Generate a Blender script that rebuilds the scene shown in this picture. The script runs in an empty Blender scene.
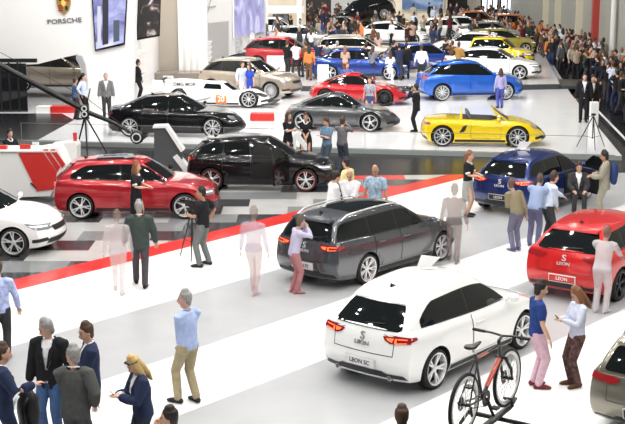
WORLD, LAMP, EXPO = .065, 330., .16
import bpy, bmesh, math, random
from math import sin, cos, pi, radians as R
from mathutils import Vector, Matrix
from mathutils.bvhtree import BVHTree
rnd = random.Random(7)
C = bpy.context.scene.collection
sc = bpy.context.scene
# ------------------------------------------------------------------ camera
F, CAMH = 1290.0, 7.0
TH = math.atan(269 / 1290.0)
cd = bpy.data.cameras.new('camera'); cam = bpy.data.objects.new('camera', cd); C.objects.link(cam)
cam.location = (0, 0, CAMH); cam.rotation_euler = (pi / 2 - TH, 0, 0)
cd.sensor_width = 36; cd.lens = F * 36 / 625; cd.clip_end = 400
sc.camera = cam

def at(px, py, z=0.0):
    a = (px - 312.5) / F; b = -(py - 212) / F
    dy = cos(TH) + b * sin(TH); dz = -sin(TH) + b * cos(TH)
    t = (z - CAMH) / dz
    return Vector((a * t, dy * t, z))
def at_d(px, py, D):
    a = (px - 312.5) / F; b = -(py - 212) / F
    dy = cos(TH) + b * sin(TH); dz = -sin(TH) + b * cos(TH)
    t = D / dy
    return Vector((a * t, D, CAMH + dz * t))

# ------------------------------------------------------------------ materials
MATS = {}
def nm(name):
    m = bpy.data.materials.new(name); m.use_nodes = True
    return m, m.node_tree, m.node_tree.nodes['Principled BSDF']
def mat(name, col, rough=.5, metal=0., coat=0., spec=.5, noise=0., nscale=8., emit=None, estr=0., alpha=1., bump=0.):
    if name in MATS: return MATS[name]
    m, nt, b = nm(name)
    c = (col[0], col[1], col[2], 1)
    b.inputs['Base Color'].default_value = c
    b.inputs['Roughness'].default_value = rough
    b.inputs['Metallic'].default_value = metal
    b.inputs['Coat Weight'].default_value = coat
    b.inputs['Coat Roughness'].default_value = .04
    b.inputs['Specular IOR Level'].default_value = spec
    if alpha < 1: b.inputs['Alpha'].default_value = alpha
    if emit:
        b.inputs['Emission Color'].default_value = (*emit, 1); b.inputs['Emission Strength'].default_value = estr
    if noise or bump:
        tc = nt.nodes.new('ShaderNodeTexCoord')
        n = nt.nodes.new('ShaderNodeTexNoise'); n.inputs['Scale'].default_value = nscale; n.inputs['Detail'].default_value = 3
        nt.links.new(tc.outputs['Object'], n.inputs['Vector'])
        if noise:
            mp = nt.nodes.new('ShaderNodeMapRange'); mp.inputs['From Min'].default_value = .3; mp.inputs['From Max'].default_value = .7
            mp.inputs['To Min'].default_value = 1 - noise; mp.inputs['To Max'].default_value = 1 + noise
            nt.links.new(n.outputs['Fac'], mp.inputs['Value'])
            mx = nt.nodes.new('ShaderNodeVectorMath'); mx.operation = 'SCALE'; mx.inputs[0].default_value = col
            nt.links.new(mp.outputs[0], mx.inputs['Scale']); nt.links.new(mx.outputs[0], b.inputs['Base Color'])
        if bump:
            bp = nt.nodes.new('ShaderNodeBump'); bp.inputs['Strength'].default_value = bump; bp.inputs['Distance'].default_value = .02
            nt.links.new(n.outputs['Fac'], bp.inputs['Height']); nt.links.new(bp.outputs[0], b.inputs['Normal'])
    MATS[name] = m
    return m
def cloth(name, col, noise=.12, rough=.85): return mat('cloth_' + name, col, rough, noise=noise, nscale=14, spec=.2, bump=.25)
def paint(name, col, metal=.25, rough=.28): return mat('paint_' + name, col, rough, metal, coat=1.)
def picture(name, stops, scale, kind='noise', strength=1., distort=1.5, dets=4):
    """a lit screen showing an abstract picture"""
    m, nt, b = nm(name)
    tc = nt.nodes.new('ShaderNodeTexCoord')
    if kind == 'noise':
        n = nt.nodes.new('ShaderNodeTexNoise'); n.inputs['Scale'].default_value = scale; n.inputs['Detail'].default_value = dets
        n.inputs['Distortion'].default_value = distort; out = n.outputs['Fac']
    else:
        n = nt.nodes.new('ShaderNodeTexVoronoi'); n.inputs['Scale'].default_value = scale; out = n.outputs['Color']
    nt.links.new(tc.outputs['Object'], n.inputs['Vector'])
    r = nt.nodes.new('ShaderNodeValToRGB'); r.color_ramp.interpolation = 'LINEAR'
    els = r.color_ramp.elements
    while len(els) < len(stops): els.new(.5)
    for e, (p, c) in zip(els, stops): e.position = p; e.color = (*c, 1)
    nt.links.new(out, r.inputs['Fac'])
    b.inputs['Base Color'].default_value = (.02, .02, .02, 1); b.inputs['Roughness'].default_value = .3
    nt.links.new(r.outputs[0], b.inputs['Emission Color']); b.inputs['Emission Strength'].default_value = strength
    MATS[name] = m
    return m

BLK = mat('black_plastic', (.012, .012, .013), .45)
BLKG = mat('black_gloss', (.008, .008, .009), .12, coat=.5)
GLASS = mat('tinted_glass', (.008, .010, .010), .04, spec=.42)
TYRE = mat('tyre_rubber', (.012, .012, .012), .75)
RIM = mat('rim_silver', (.78, .79, .80), .3, .5)
RIMD = mat('rim_dark', (.05, .05, .055), .3, .8)
RIMR = mat('rim_red_edge', (.5, .05, .05), .3, .2, coat=1)
DISC = mat('brake_disc', (.05, .05, .052), .5, .5)
BADGE = mat('badge_silver', (.62, .62, .64), .3, .2); BADGED = mat('badge_grey', (.28, .28, .29), .35, .3)
CHROME = mat('chrome', (.8, .8, .8), .12, 1.)
ALU = mat('brushed_aluminium', (.7, .7, .7), .35, .7)
REDL = mat('tail_lamp_red', (.28, .012, .015), .15, coat=1)
LAMPR = mat('tail_lamp_lit', (.8, .1, .04), .3, emit=(1, .16, .05), estr=1.3)
HEADL = mat('head_lamp', (.35, .37, .4), .12, .5, coat=1)
LAMPW = mat('head_lamp_lit', (.9, .9, .9), .3, emit=(1, 1, 1), estr=1.5)
PLATE = mat('plate_white', (.8, .8, .8), .5)
PLATED = mat('plate_dark', (.02, .02, .025), .4)
INK = mat('ink_black', (.02, .02, .02), .5)
WELL = mat('wheel_well', (.006, .006, .006), .9)

# ------------------------------------------------------------------ mesh helpers
def link_mesh(name, verts, faces, m, parent=None, smooth=True, angle=None):
    me = bpy.data.meshes.new(name); me.from_pydata([tuple(v) for v in verts], [], faces); me.update()
    return link(name, me, m, parent, smooth, angle)
def link(name, me, m, parent=None, smooth=True, angle=None):
    o = bpy.data.objects.new(name, me); C.objects.link(o)
    ms = m if isinstance(m, (list, tuple)) else [m]
    if not me.materials:
        for q in ms: me.materials.append(q)
    if smooth:
        me.polygons.foreach_set('use_smooth', [True] * len(me.polygons))
        if angle: me.set_sharp_from_angle(angle=R(angle))
    if parent is not None: o.parent = parent
    return o
def bobj(name, bm, m, parent=None, smooth=False, angle=None, loc=None, rz=0):
    bmesh.ops.recalc_face_normals(bm, faces=bm.faces[:])
    me = bpy.data.meshes.new(name); bm.to_mesh(me); bm.free()
    o = link(name, me, m, parent, smooth, angle)
    if loc is not None: o.location = loc
    o.rotation_euler.z = rz
    return o
def thing(name, label, cat, loc=(0, 0, 0), rz=0, group=None):
    o = bpy.data.objects.new(name, None); C.objects.link(o); o.empty_display_size = .2
    o.location = loc; o.rotation_euler = (0, 0, rz); o['label'] = label; o['category'] = cat
    if group: o['group'] = group
    return o
def tag(o, label, cat, group=None):
    o['label'] = label; o['category'] = cat
    if group: o['group'] = group
    return o
def struct(o, label=None):
    o['kind'] = 'structure'
    if label: o['label'] = label
    return o
def BM(): return bmesh.new()
def box(bm, c, s, rz=0, bev=0, mx=None):
    M = Matrix.Translation(c) @ Matrix.Rotation(rz, 4, 'Z')
    if mx is not None: M = mx @ M
    r = bmesh.ops.create_cube(bm, size=1, matrix=M @ Matrix.Diagonal((s[0], s[1], s[2], 1)))
    if bev:
        es = list({e for v in r['verts'] for e in v.link_edges})
        bmesh.ops.bevel(bm, geom=es, offset=bev, segments=2, affect='EDGES', profile=.6)
    return bm
def ring_frames(pts, hint):
    fr = []
    n = len(pts)
    for i in range(n):
        t = (pts[min(i + 1, n - 1)] - pts[max(i - 1, 0)])
        if t.length < 1e-7: t = Vector((0, 0, 1))
        t.normalize()
        u = hint - t * hint.dot(t)
        if u.length < 1e-3:
            u = Vector((1, 0, 0)) - t * t.x
            if u.length < 1e-3: u = Vector((0, 1, 0))
        u.normalize(); fr.append((u, t.cross(u), t))
    return fr
def tube(bm, pts, rad, seg=10, hint=(1, 0, 0), round_ends=True):
    """closed tube; rad = number or list of numbers / (r_along_hint, r_across)"""
    pts = [Vector(p) for p in pts]; hint = Vector(hint)
    if not isinstance(rad, (list,)): rad = [rad] * len(pts)
    rad = [(r, r) if not isinstance(r, tuple) else r for r in rad]
    fr = ring_frames(pts, hint)
    P, Q, G = list(pts), list(rad), list(fr)
    if round_ends:
        r0, r1 = min(rad[0]), min(rad[-1])
        for k, (o, s) in enumerate(((.5, .866), (.87, .5))):
            P.insert(0, pts[0] - fr[0][2] * r0 * o); Q.insert(0, (rad[0][0] * s, rad[0][1] * s)); G.insert(0, fr[0])
            P.append(pts[-1] + fr[-1][2] * r1 * o); Q.append((rad[-1][0] * s, rad[-1][1] * s)); G.append(fr[-1])
    rings = []
    for p, (ra, rb), (u, v, t) in zip(P, Q, G):
        rings.append([bm.verts.new(p + u * (ra * cos(2 * pi * k / seg)) + v * (rb * sin(2 * pi * k / seg))) for k in range(seg)])
    for a, b in zip(rings, rings[1:]):
        for k in range(seg):
            bm.faces.new((a[k], a[(k + 1) % seg], b[(k + 1) % seg], b[k]))
    bm.faces.new(rings[0][::-1]); bm.faces.new(rings[-1])
    return bm
def lathe(bm, prof, seg=24, axis='Y', c=(0, 0, 0)):
    """prof = list of (r, h); closed loop if first==last"""
    c = Vector(c); rings = []
    for r, h in prof:
        ring = []
        for k in range(seg):
            t = 2 * pi * k / seg
            if axis == 'Y': p = Vector((r * cos(t), h, r * sin(t)))
            elif axis == 'X': p = Vector((h, r * cos(t), r * sin(t)))
            else: p = Vector((r * cos(t), r * sin(t), h))
            ring.append(bm.verts.new(c + p))
        rings.append(ring)
    for a, b in zip(rings, rings[1:]):
        for k in range(seg):
            bm.faces.new((a[k], a[(k + 1) % seg], b[(k + 1) % seg], b[k]))
    return bm
def ellipsoid(bm, c, r, seg=12, rings=8, M=None):
    mx = Matrix.Translation(c) @ Matrix.Diagonal((r[0], r[1], r[2], 1))
    if M is not None: mx = M @ mx
    bmesh.ops.create_uvsphere(bm, u_segments=seg, v_segments=rings, radius=1, matrix=mx)
    return bm
def prism(bm, poly, d, plane='XZ', at0=0.):
    """extrude a 2D polygon by thickness d along the third axis"""
    def mk(p, h):
        if plane == 'XZ': return (p[0], h, p[1])
        if plane == 'YZ': return (h, p[0], p[1])
        return (p[0], p[1], h)
    A = [bm.verts.new(mk(p, at0)) for p in poly]; B = [bm.verts.new(mk(p, at0 + d)) for p in poly]
    n = len(poly)
    bm.faces.new(A); bm.faces.new(B[::-1])
    for i in range(n): bm.faces.new((A[i], B[i], B[(i + 1) % n], A[(i + 1) % n]))
    return bm
def remesh(bm, vox, smooth=2):
    bmesh.ops.recalc_face_normals(bm, faces=bm.faces[:])
    me = bpy.data.meshes.new('t'); bm.to_mesh(me); bm.free()
    o = bpy.data.objects.new('t', me); C.objects.link(o)
    q = o.modifiers.new('r', 'REMESH'); q.mode = 'VOXEL'; q.voxel_size = vox
    if smooth:
        s = o.modifiers.new('s', 'SMOOTH'); s.factor = .5; s.iterations = smooth
    dg = bpy.context.evaluated_depsgraph_get(); out = bpy.data.meshes.new_from_object(o.evaluated_get(dg))
    bpy.data.objects.remove(o); bpy.data.meshes.remove(me)
    return out
def evaluated(o):
    dg = bpy.context.evaluated_depsgraph_get(); out = bpy.data.meshes.new_from_object(o.evaluated_get(dg))
    return out
def text_obj(name, txt, size, m, parent, M, extrude=.004, align='CENTER', shear=0, sx=1):
    cu = bpy.data.curves.new('t', 'FONT'); cu.body = txt; cu.size = size; cu.extrude = extrude; cu.align_x = align; cu.align_y = 'CENTER'
    cu.resolution_u = 3; cu.shear = shear; cu.offset = size * .012
    o = bpy.data.objects.new('t', cu); C.objects.link(o)
    me = evaluated(o); bpy.data.objects.remove(o)
    me.materials.clear(); me.transform(M @ Matrix.Diagonal((sx, 1, 1, 1)))
    return link(name, me, m, parent, smooth=False)
def frameM(o, x, y):
    x = Vector(x).normalized(); y = Vector(y).normalized(); z = x.cross(y).normalized(); y = z.cross(x)
    M = Matrix.Identity(4)
    for i, v in enumerate((x, y, z)):
        for k in range(3): M[k][i] = v[k]
    M.translation = Vector(o)
    return M
def children(o): return [c for c in C.objects if c.parent == o]
KIDS = {}
def copy_tree(o, parent=None):
    if o.name not in KIDS: KIDS[o.name] = [c for c in bpy.data.objects if c.parent == o]
    ks = KIDS[o.name]
    c = o.copy(); C.objects.link(c)
    if parent is not None: c.parent = parent
    out = [c]
    for k in ks: out += copy_tree(k, c)
    return out
def interp(pts, x):
    if x <= pts[0][0]: return pts[0][1]
    for (x0, y0), (x1, y1) in zip(pts, pts[1:]):
        if x <= x1:
            t = (x - x0) / (x1 - x0)
            return y0 + (y1 - y0) * t
    return pts[-1][1]
def sinterp(pts, x):
    """smooth (Catmull-Rom) interpolation of a profile"""
    n = len(pts)
    if x <= pts[0][0]: return pts[0][1]
    if x >= pts[-1][0]: return pts[-1][1]
    for i in range(n - 1):
        if x <= pts[i + 1][0]:
            x0, y0 = pts[i]; x1, y1 = pts[i + 1]; h = x1 - x0; t = (x - x0) / h
            def sl(j):
                a = pts[max(j - 1, 0)]; b = pts[min(j + 1, n - 1)]
                return (b[1] - a[1]) / (b[0] - a[0]) if b[0] != a[0] else 0
            m0, m1 = sl(i) * h, sl(i + 1) * h
            return (2*t**3-3*t**2+1)*y0 + (t**3-2*t**2+t)*m0 + (-2*t**3+3*t**2)*y1 + (t**3-t**2)*m1
def lerp(a, b, t): return a + (b - a) * t
def clamp(x, a=0., b=1.): return max(a, min(b, x))
# ------------------------------------------------------------------ cars
def lattice(A, B, Cc, f):
    """surface of an A x B x C lattice, mapped by f"""
    idx, V, Fc = {}, [], []
    na, nb, nc = len(A) - 1, len(B) - 1, len(Cc) - 1
    def vid(i, j, k):
        key = (i, j, k)
        if key not in idx:
            idx[key] = len(V); V.append(f(A[i], B[j], Cc[k]))
        return idx[key]
    for i in range(na):
        for j in range(nb):
            Fc.append((vid(i, j, 0), vid(i, j+1, 0), vid(i+1, j+1, 0), vid(i+1, j, 0)))
            Fc.append((vid(i, j, nc), vid(i+1, j, nc), vid(i+1, j+1, nc), vid(i, j+1, nc)))
        for k in range(nc):
            Fc.append((vid(i, 0, k), vid(i+1, 0, k), vid(i+1, 0, k+1), vid(i, 0, k+1)))
            Fc.append((vid(i, nb, k), vid(i, nb, k+1), vid(i+1, nb, k+1), vid(i+1, nb, k)))
    for j in range(nb):
        for k in range(nc):
            Fc.append((vid(0, j, k), vid(0, j, k+1), vid(0, j+1, k+1), vid(0, j+1, k)))
            Fc.append((vid(na, j, k), vid(na, j+1, k), vid(na, j+1, k+1), vid(na, j, k+1)))
    return V, Fc
def bm_from(V, Fc):
    bm = BM(); vs = [bm.verts.new(v) for v in V]
    for f in Fc: bm.faces.new([vs[i] for i in f])
    return bm
def rounded(poly, r=.04, n=3):
    out = []
    m = len(poly)
    for i in range(m):
        p0, p1, p2 = Vector(poly[i-1]), Vector(poly[i]), Vector(poly[(i+1) % m])
        a, b = p0 - p1, p2 - p1
        if a.length < 1e-5 or b.length < 1e-5: continue
        ra = min(r, a.length * .45); rb = min(r, b.length * .45)
        s, e = p1 + a.normalized() * ra, p1 + b.normalized() * rb
        for k in range(n + 1):
            t = k / n; out.append(tuple(s*(1-t)**2 + p1*2*t*(1-t) + e*t*t))
    return out
def patch(name, bvh, poly, view, m, parent, off=.006, cell=.07, r=.03, mirror=False, far=6.):
    """a surface piece: the 2D outline is laid onto the body from the given side"""
    poly = rounded(poly, r) if r else poly
    bm = BM()
    vs = [bm.verts.new((p[0], p[1], 0)) for p in poly]
    try: bm.faces.new(vs)
    except Exception: bm.free(); return None
    for ax in (0, 1):
        lo = min(p[ax] for p in poly); hi = max(p[ax] for p in poly)
        n = int((hi - lo) / cell)
        for k in range(1, n + 1):
            co = [0, 0, 0]; no = [0, 0, 0]; co[ax] = lo + (hi - lo) * k / (n + 1); no[ax] = 1
            bmesh.ops.bisect_plane(bm, geom=bm.verts[:] + bm.edges[:] + bm.faces[:], plane_co=co, plane_no=no, dist=1e-5)
    bad = []
    for v in bm.verts:
        a, b = v.co.x, v.co.y
        if view == '+y': o, d = Vector((a, far, b)), Vector((0, -1, 0))
        elif view == '-y': o, d = Vector((a, -far, b)), Vector((0, 1, 0))
        elif view == '+x': o, d = Vector((far, a, b)), Vector((-1, 0, 0))
        elif view == '-x': o, d = Vector((-far, a, b)), Vector((1, 0, 0))
        else: o, d = Vector((a, b, far)), Vector((0, 0, -1))
        hit, n, _, _ = bvh.ray_cast(o, d)
        if hit is None: bad.append(v); v.co = o; continue
        if n.dot(d) > 0: n = -n
        if n.dot(-d) < .12: n = -d
        v.co = hit + (n * .5 - d * .5) * off
    if bad: bmesh.ops.delete(bm, geom=bad, context='VERTS')
    if not bm.faces: bm.free(); return None
    want = {'+y': Vector((0, 1, 0)), '-y': Vector((0, -1, 0)), '+x': Vector((1, 0, 0)), '-x': Vector((-1, 0, 0)), 'z': Vector((0, 0, 1))}[view]
    for f in bm.faces:
        f.normal_update()
        if f.normal.dot(want) < 0: f.normal_flip()
    me = bpy.data.meshes.new(name); bm.to_mesh(me); bm.free()
    return link(name, me, m, parent)

WCACHE = {}
def wheel_meshes(r, w, style, rm, rr=None, nsp=5):
    key = (round(r, 3), style, rm.name, nsp, w)
    if key in WCACHE: return WCACHE[key]
    rr = rr or r * .80
    bm = BM()
    prof = [(rr, -w/2+.01), (rr+.02, -w/2), (r-.03, -w/2), (r-.004, -w/2+.03), (r, -w*.2), (r, w*.2), (r-.004, w/2-.03), (r-.03, w/2), (rr+.02, w/2), (rr, w/2-.01), (rr-.005, 0), (rr, -w/2+.01)]
    lathe(bm, prof, 36)
    bmesh.ops.recalc_face_normals(bm, faces=bm.faces[:]); ty = bpy.data.meshes.new('tyre'); bm.to_mesh(ty); bm.free(); ty.materials.append(TYRE)
    bm = BM()
    yo = w/2 - .012
    lathe(bm, [(rr-.001, yo+.004), (rr+.004, yo+.008), (rr-.012, yo+.004), (rr-.022, yo-.03), (rr-.03, yo-.1), (rr-.001, yo-.1), (rr-.001, yo+.004)], 36)
    lathe(bm, [(0.002, yo-.02), (.035, yo-.02), (.06, yo-.035), (.06, yo-.06), (.002, yo-.06)], 16)
    def spoke(t, w0, w1, dt=0):
        p0 = Vector((cos(t)*.04, yo-.035, sin(t)*.04)); t2 = t + dt
        p1 = Vector((cos(t2)*(rr-.012), yo-.012, sin(t2)*(rr-.012)))
        d = (p1-p0); s = d.cross(Vector((0, 1, 0))).normalized()
        vs = []
        for p, ww in ((p0, w0), (p1, w1)):
            for sy in (0, -.025):
                for sg in (-1, 1): vs.append(bm.verts.new(p + s*ww*sg + Vector((0, sy, 0))))
        for f in ((0,1,5,4),(2,6,7,3),(0,4,6,2),(1,3,7,5),(0,2,3,1),(4,5,7,6)): bm.faces.new([vs[i] for i in f])
    for k in range(nsp):
        t = 2*pi*k/nsp + pi/2
        if style == 'double':
            spoke(t, .014, .013, .16); spoke(t, .014, .013, -.16)
        elif style == 'wide':
            spoke(t, .022, .034)
        elif style == 'y':
            spoke(t, .013, .010, .13); spoke(t, .013, .010, -.13)
        else: spoke(t, .013, .012)
    bmesh.ops.recalc_face_normals(bm, faces=bm.faces[:]); ri = bpy.data.meshes.new('rim'); bm.to_mesh(ri); bm.free(); ri.materials.append(rm)
    bm = BM()
    lathe(bm, [(.002, yo-.085), (rr*.66, yo-.085), (rr*.66, yo-.1), (.002, yo-.1)], 24)
    bmesh.ops.recalc_face_normals(bm, faces=bm.faces[:]); di = bpy.data.meshes.new('brake_disc'); bm.to_mesh(di); bm.free(); di.materials.append(DISC)
    bm = BM()
    lathe(bm, [(.002, yo-.12), (rr-.002, yo-.12), (rr-.002, yo-.13), (.002, yo-.13)], 24)
    bmesh.ops.recalc_face_normals(bm, faces=bm.faces[:]); bk = bpy.data.meshes.new('wheel_hub'); bm.to_mesh(bk); bm.free(); bk.materials.append(WELL)
    bm = BM(); lathe(bm, [(rr-.012, yo+.010), (rr+.006, yo+.012), (rr+.006, yo+.006), (rr-.012, yo+.004), (rr-.012, yo+.010)], 36)
    bmesh.ops.recalc_face_normals(bm, faces=bm.faces[:]); lip = bpy.data.meshes.new('rim_edge'); bm.to_mesh(lip); bm.free(); lip.materials.append(RIMR)
    WCACHE[key] = (ty, ri, di, bk, lip)
    return WCACHE[key]
def add_wheel(parent, x, y, r, w, style, rm, nsp, edge=False, phase=0., steer=0.):
    ty, ri, di, bk, lip = wheel_meshes(r, w, style, rm, None, nsp)
    o = bpy.data.objects.new('wheel', ty); C.objects.link(o); o.parent = parent
    o.location = (x, y, r); o.rotation_euler = (0, phase, (0 if y > 0 else pi) + steer)
    for n, me in (('rim', ri), ('brake_disc', di), ('wheel_hub', bk)) + ((('rim_edge', lip),) if edge else ()):
        c = bpy.data.objects.new(n, me); C.objects.link(c); c.parent = o
        me.polygons.foreach_set('use_smooth', [True]*len(me.polygons)); me.set_sharp_from_angle(angle=R(35))
    return o

BASE = dict(wb=2.62, W=1.81, r=.32, tw=.215, gc=.17, tf=.11, tr=.08, pf=.26, pr=.13, crown=.035,
    xr=-2.10, xf=2.15, flare=.012, rflare=0,
    belt=[(-2.14,.93),(-1.95,.985),(-1.0,.975),(0,.945),(1.0,.93),(1.3,.905),(1.7,.835),(2.02,.735),(2.2,.66)],
    front=[(0,.12),(.15,.03),(.35,0),(.55,.03),(.75,.07),(.9,.12),(1,.22)],
    rear=[(0,.12),(.12,.04),(.3,0),(.5,.01),(.62,.05),(.8,.06),(1,.13)],
    cab=(-1.98, -1.55, .28, 1.12), cw=(.80, .575), roof=[(-1.65,1.345),(-1.2,1.405),(-.5,1.44),(0,1.435),(.35,1.39)],
    dwin=(-1.62, -1.30), pillars=[-.42], doors=[(-1.05,-.42),(-.38,.78)], winend=.1, rwz=(.99,1.32), wsz=(.99,1.36),
    style='double', rm=RIM, nsp=5, edge=False, tail='slim', head='hatch', sub=2)
def build_car(name, label, cat, loc, rz, P, pt, group=None, z=0., opts={}):
    p = dict(BASE); p.update(P); p.update(opts)
    root = thing(name, label, cat, loc, rz, group)
    hw = p['W']/2; wb = p['wb']; ax = wb/2; xr, xf = p['xr'], p['xf']
    def top(x): return sinterp(p['belt'], x)
    def width(x):
        tf = clamp((x - ax*.75)/(xf - ax*.75)); tr = clamp((-ax*.75 - x)/(-xr - ax*.75))
        w = hw*(1 - p['tf']*tf*tf - p['tr']*tr*tr)
        w += p['flare']*(math.exp(-((x-ax)/.42)**2) + math.exp(-((x+ax)/.42)**2)) + p['rflare']*math.exp(-((x+ax)/.6)**2)
        return w
    SW = [(0,.92),(.1,.965),(.25,.985),(.5,1.),(.75,.99),(.9,.965),(1,.91)]
    A = [-1,-.985,-.95,-.88,-.78,-.66,-.52,-.36,-.2,0,.2,.36,.52,.66,.78,.88,.95,.985,1]
    B = [-1,-.96,-.85,-.65,-.35,0,.35,.65,.85,.96,1]
    Cc = [0,.06,.2,.4,.6,.78,.9,.97,1]
    hf = p.get('fender', 0)
    def fl(a, b, c):
        t = (a+1)/2
        x = lerp(xr + interp(p['rear'], c), xf - interp(p['front'], c), t)
        tf = clamp((x - ax*.8)/(xf - ax*.8)); tr = clamp((-ax*.8 - x)/(-xr - ax*.8))
        zt = top(x) + p['crown']*(1-b*b); zbm = p['gc'] + .05*tf**4 + .07*tr**3
        if hf: zt += hf*max(0, math.exp(-((abs(b)-.78)/.2)**2))*math.exp(-((x-ax)/.5)**2)
        y = b*width(x)*interp(SW, c)
        x = x - p['pf']*abs(b)**2.6*tf**1.2 + p['pr']*abs(b)**2.6*tr**1.2
        return (x, y, lerp(zbm, zt, c))
    V, Fc = lattice(A, B, Cc, fl)
    bm = bm_from(V, Fc); bmesh.ops.recalc_face_normals(bm, faces=bm.faces[:])
    me = bpy.data.meshes.new('body'); bm.to_mesh(me); bm.free()
    o = bpy.data.objects.new('t', me); C.objects.link(o)
    s = o.modifiers.new('s', 'SUBSURF'); s.levels = s.render_levels = p['sub']
    me.materials.append(pt); me.materials.append(WELL)
    cb = BM()
    for sx in (-1, 1):
        for sy in (-1, 1):
            lathe(cb, [(.001, sy*(hw-.30)), (p['r']+.045, sy*(hw-.30)), (p['r']+.045, sy*(hw+.3)), (.001, sy*(hw+.3))], 32, c=(sx*ax, 0, p['r']+.005))
    bmesh.ops.remove_doubles(cb, verts=cb.verts[:], dist=.003)
    bmesh.ops.recalc_face_normals(cb, faces=cb.faces[:])
    cme = bpy.data.meshes.new('c'); cb.to_mesh(cme); cb.free(); cme.materials.append(pt); cme.materials.append(WELL)
    for q in cme.polygons: q.material_index = 1
    co = bpy.data.objects.new('c', cme); C.objects.link(co)
    bo = o.modifiers.new('b', 'BOOLEAN'); bo.operation = 'DIFFERENCE'; bo.object = co; bo.solver = 'EXACT'
    low = evaluated(o)
    bpy.data.objects.remove(o); bpy.data.objects.remove(co)
    bm = BM(); bm.from_mesh(low)
    # cabin
    cr0, cr1, cf1, cf0 = p['cab']; w0, w1 = p['cw']
    if p.get('cabin', True):
        A2 = [-1,-.97,-.88,-.72,-.5,-.25,0,.25,.5,.72,.88,.97,1]; B2 = [-1,-.94,-.8,-.5,0,.5,.8,.94,1]; C2 = [0,.12,.35,.6,.82,.95,1]
        ws = p.get('wtaper', 0)
        def fc(a, b, c):
            t = (a+1)/2
            cc = c
            x = lerp(lerp(cr0, cr1, cc), lerp(cf0, cf1, cc), t)
            xc = lerp(cr1, cf1, t)
            zt = .035 + p.get('roofup', 0) + sinterp(p['roof'], lerp(xc, x, .0)) - .045*abs(b)**2.2*1.0
            zb = top(x) - .06
            w = lerp(w0, w1, c**1.15) - .0*c
            w *= 1 - .06*clamp(a)**3 - p.get('ctr', .10)*clamp(-a)**3 - ws*clamp(-t+.5)
            bulge = 4*c*(1-c)
            x = x - .13*abs(b)**2.2*clamp((a-.5)*2) + .07*abs(b)**2.2*clamp((-a-.5)*2)
            x += .03*bulge*a*abs(a)
            return (x, b*(w + .02*bulge), lerp(zb, zt, c))
        V2, F2 = lattice(A2, B2, C2, fc)
        b2 = bm_from(V2, F2); bmesh.ops.recalc_face_normals(b2, faces=b2.faces[:])
        m2 = bpy.data.meshes.new('t'); b2.to_mesh(m2); b2.free()
        o2 = bpy.data.objects.new('t', m2); C.objects.link(o2)
        s2 = o2.modifiers.new('s', 'SUBSURF'); s2.levels = s2.render_levels = p['sub']
        m3 = evaluated(o2); bpy.data.objects.remove(o2)
        bm.from_mesh(m3)
    me = bpy.data.meshes.new('body'); bm.to_mesh(me)
    bvh = BVHTree.FromBMesh(bm); bm.free()
    body = bpy.data.objects.new('body', me); C.objects.link(body); body.parent = root
    me.materials.append(pt); me.materials.append(WELL)
    me.polygons.foreach_set('use_smooth', [True]*len(me.polygons)); me.set_sharp_from_angle(angle=R(38))
    H = max(q[1] for q in p['roof'])
    def xA(z):
        zb = top(cf0-.1); return lerp(cf0, cf1, clamp((z-zb)/(H-zb), -.2, 1.2))
    # greenhouse
    if p.get('cabin', True):
        da, db = p['dwin']
        def lo(x): return top(x) + p.get('wlift', .035)
        def hi(x):
            h = sinterp(p['roof'], x) - .10
            zb = top(x); x0 = cf0 - p.get('apil', .20); x1 = cf1 - .04
            if x > x1: h = min(h, lerp(H-.09, zb, (x-x1)/(x0-x1)))
            if x < db: h = min(h, lerp(zb+p.get('dh', .10), H-.10, clamp((x-da)/(db-da))**.8))
            return h
        xs0, xs1 = da, cf0 - p.get('apil', .20)
        brk = [xs0] + p['pillars'] + [xs1]
        for k in range(len(brk)-1):
            a, b = brk[k] + (.03 if k else 0), brk[k+1] - (.03 if k < len(brk)-2 else 0)
            xs = [lerp(a, b, q/14) for q in range(15)]
            xs = [x for x in xs if hi(x) - lo(x) > .015]
            poly = [(x, lo(x)) for x in xs] + [(x, hi(x)) for x in reversed(xs)]
            for sd in ('+y', '-y'):
                patch('side_window', bvh, poly, sd, GLASS, body, .008, .09, .025)
        if p.get('chromeline') or p.get('blackline', True):
            xs = [lerp(xs0, xs1, q/24) for q in range(25)]
            poly = [(x, lo(x)-.02) for x in xs] + [(x, hi(x)+.015) for x in reversed(xs) if hi(x) > lo(x)]
            for sd in ('+y', '-y'): patch('window_frame', bvh, poly, sd, BLKG if not p.get('chromeline') else CHROME, body, .004, .09, .03)
        z0, z1 = p['wsz']
        def hwz(z, ex): 
            t = clamp((z-.93)/(H-.93)); return lerp(w0, w1, t)*.95 - ex
        patch('windshield', bvh, [(-hwz(z0,.06), z0), (hwz(z0,.06), z0), (hwz(z1,.05), z1), (-hwz(z1,.05), z1)], '+x', GLASS, body, .008, .08, .06)
        z0, z1 = p['rwz']; e = p.get('rwin', .10)
        rw = patch('rear_window', bvh, [(-hwz(z0,e), z0), (hwz(z0,e), z0), (hwz(z1,e), z1), (-hwz(z1,e), z1)], '-x', GLASS, body, .008, .08, .06)
        if p.get('panoramic'):
            a, b, wd = p['panoramic']
            patch('glass_roof', bvh, [(a, -wd), (b, -wd), (b, wd), (a, wd)], 'z', GLASS, body, .008, .12, .05)
        if p.get('wiper', True) and rw:
            zz = z0 + .05; hit = bvh.ray_cast(Vector((-6, 0, zz)), Vector((1, 0, 0)))[0]; h2 = bvh.ray_cast(Vector((-6, -.3, zz+.03)), Vector((1, 0, 0)))[0]
            if hit and h2:
                w_ = BM(); tube(w_, [hit + Vector((-.03, .02, 0)), h2 + Vector((-.03, 0, 0))], .011, 6); bobj('wiper', w_, BLK, rw)
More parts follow.
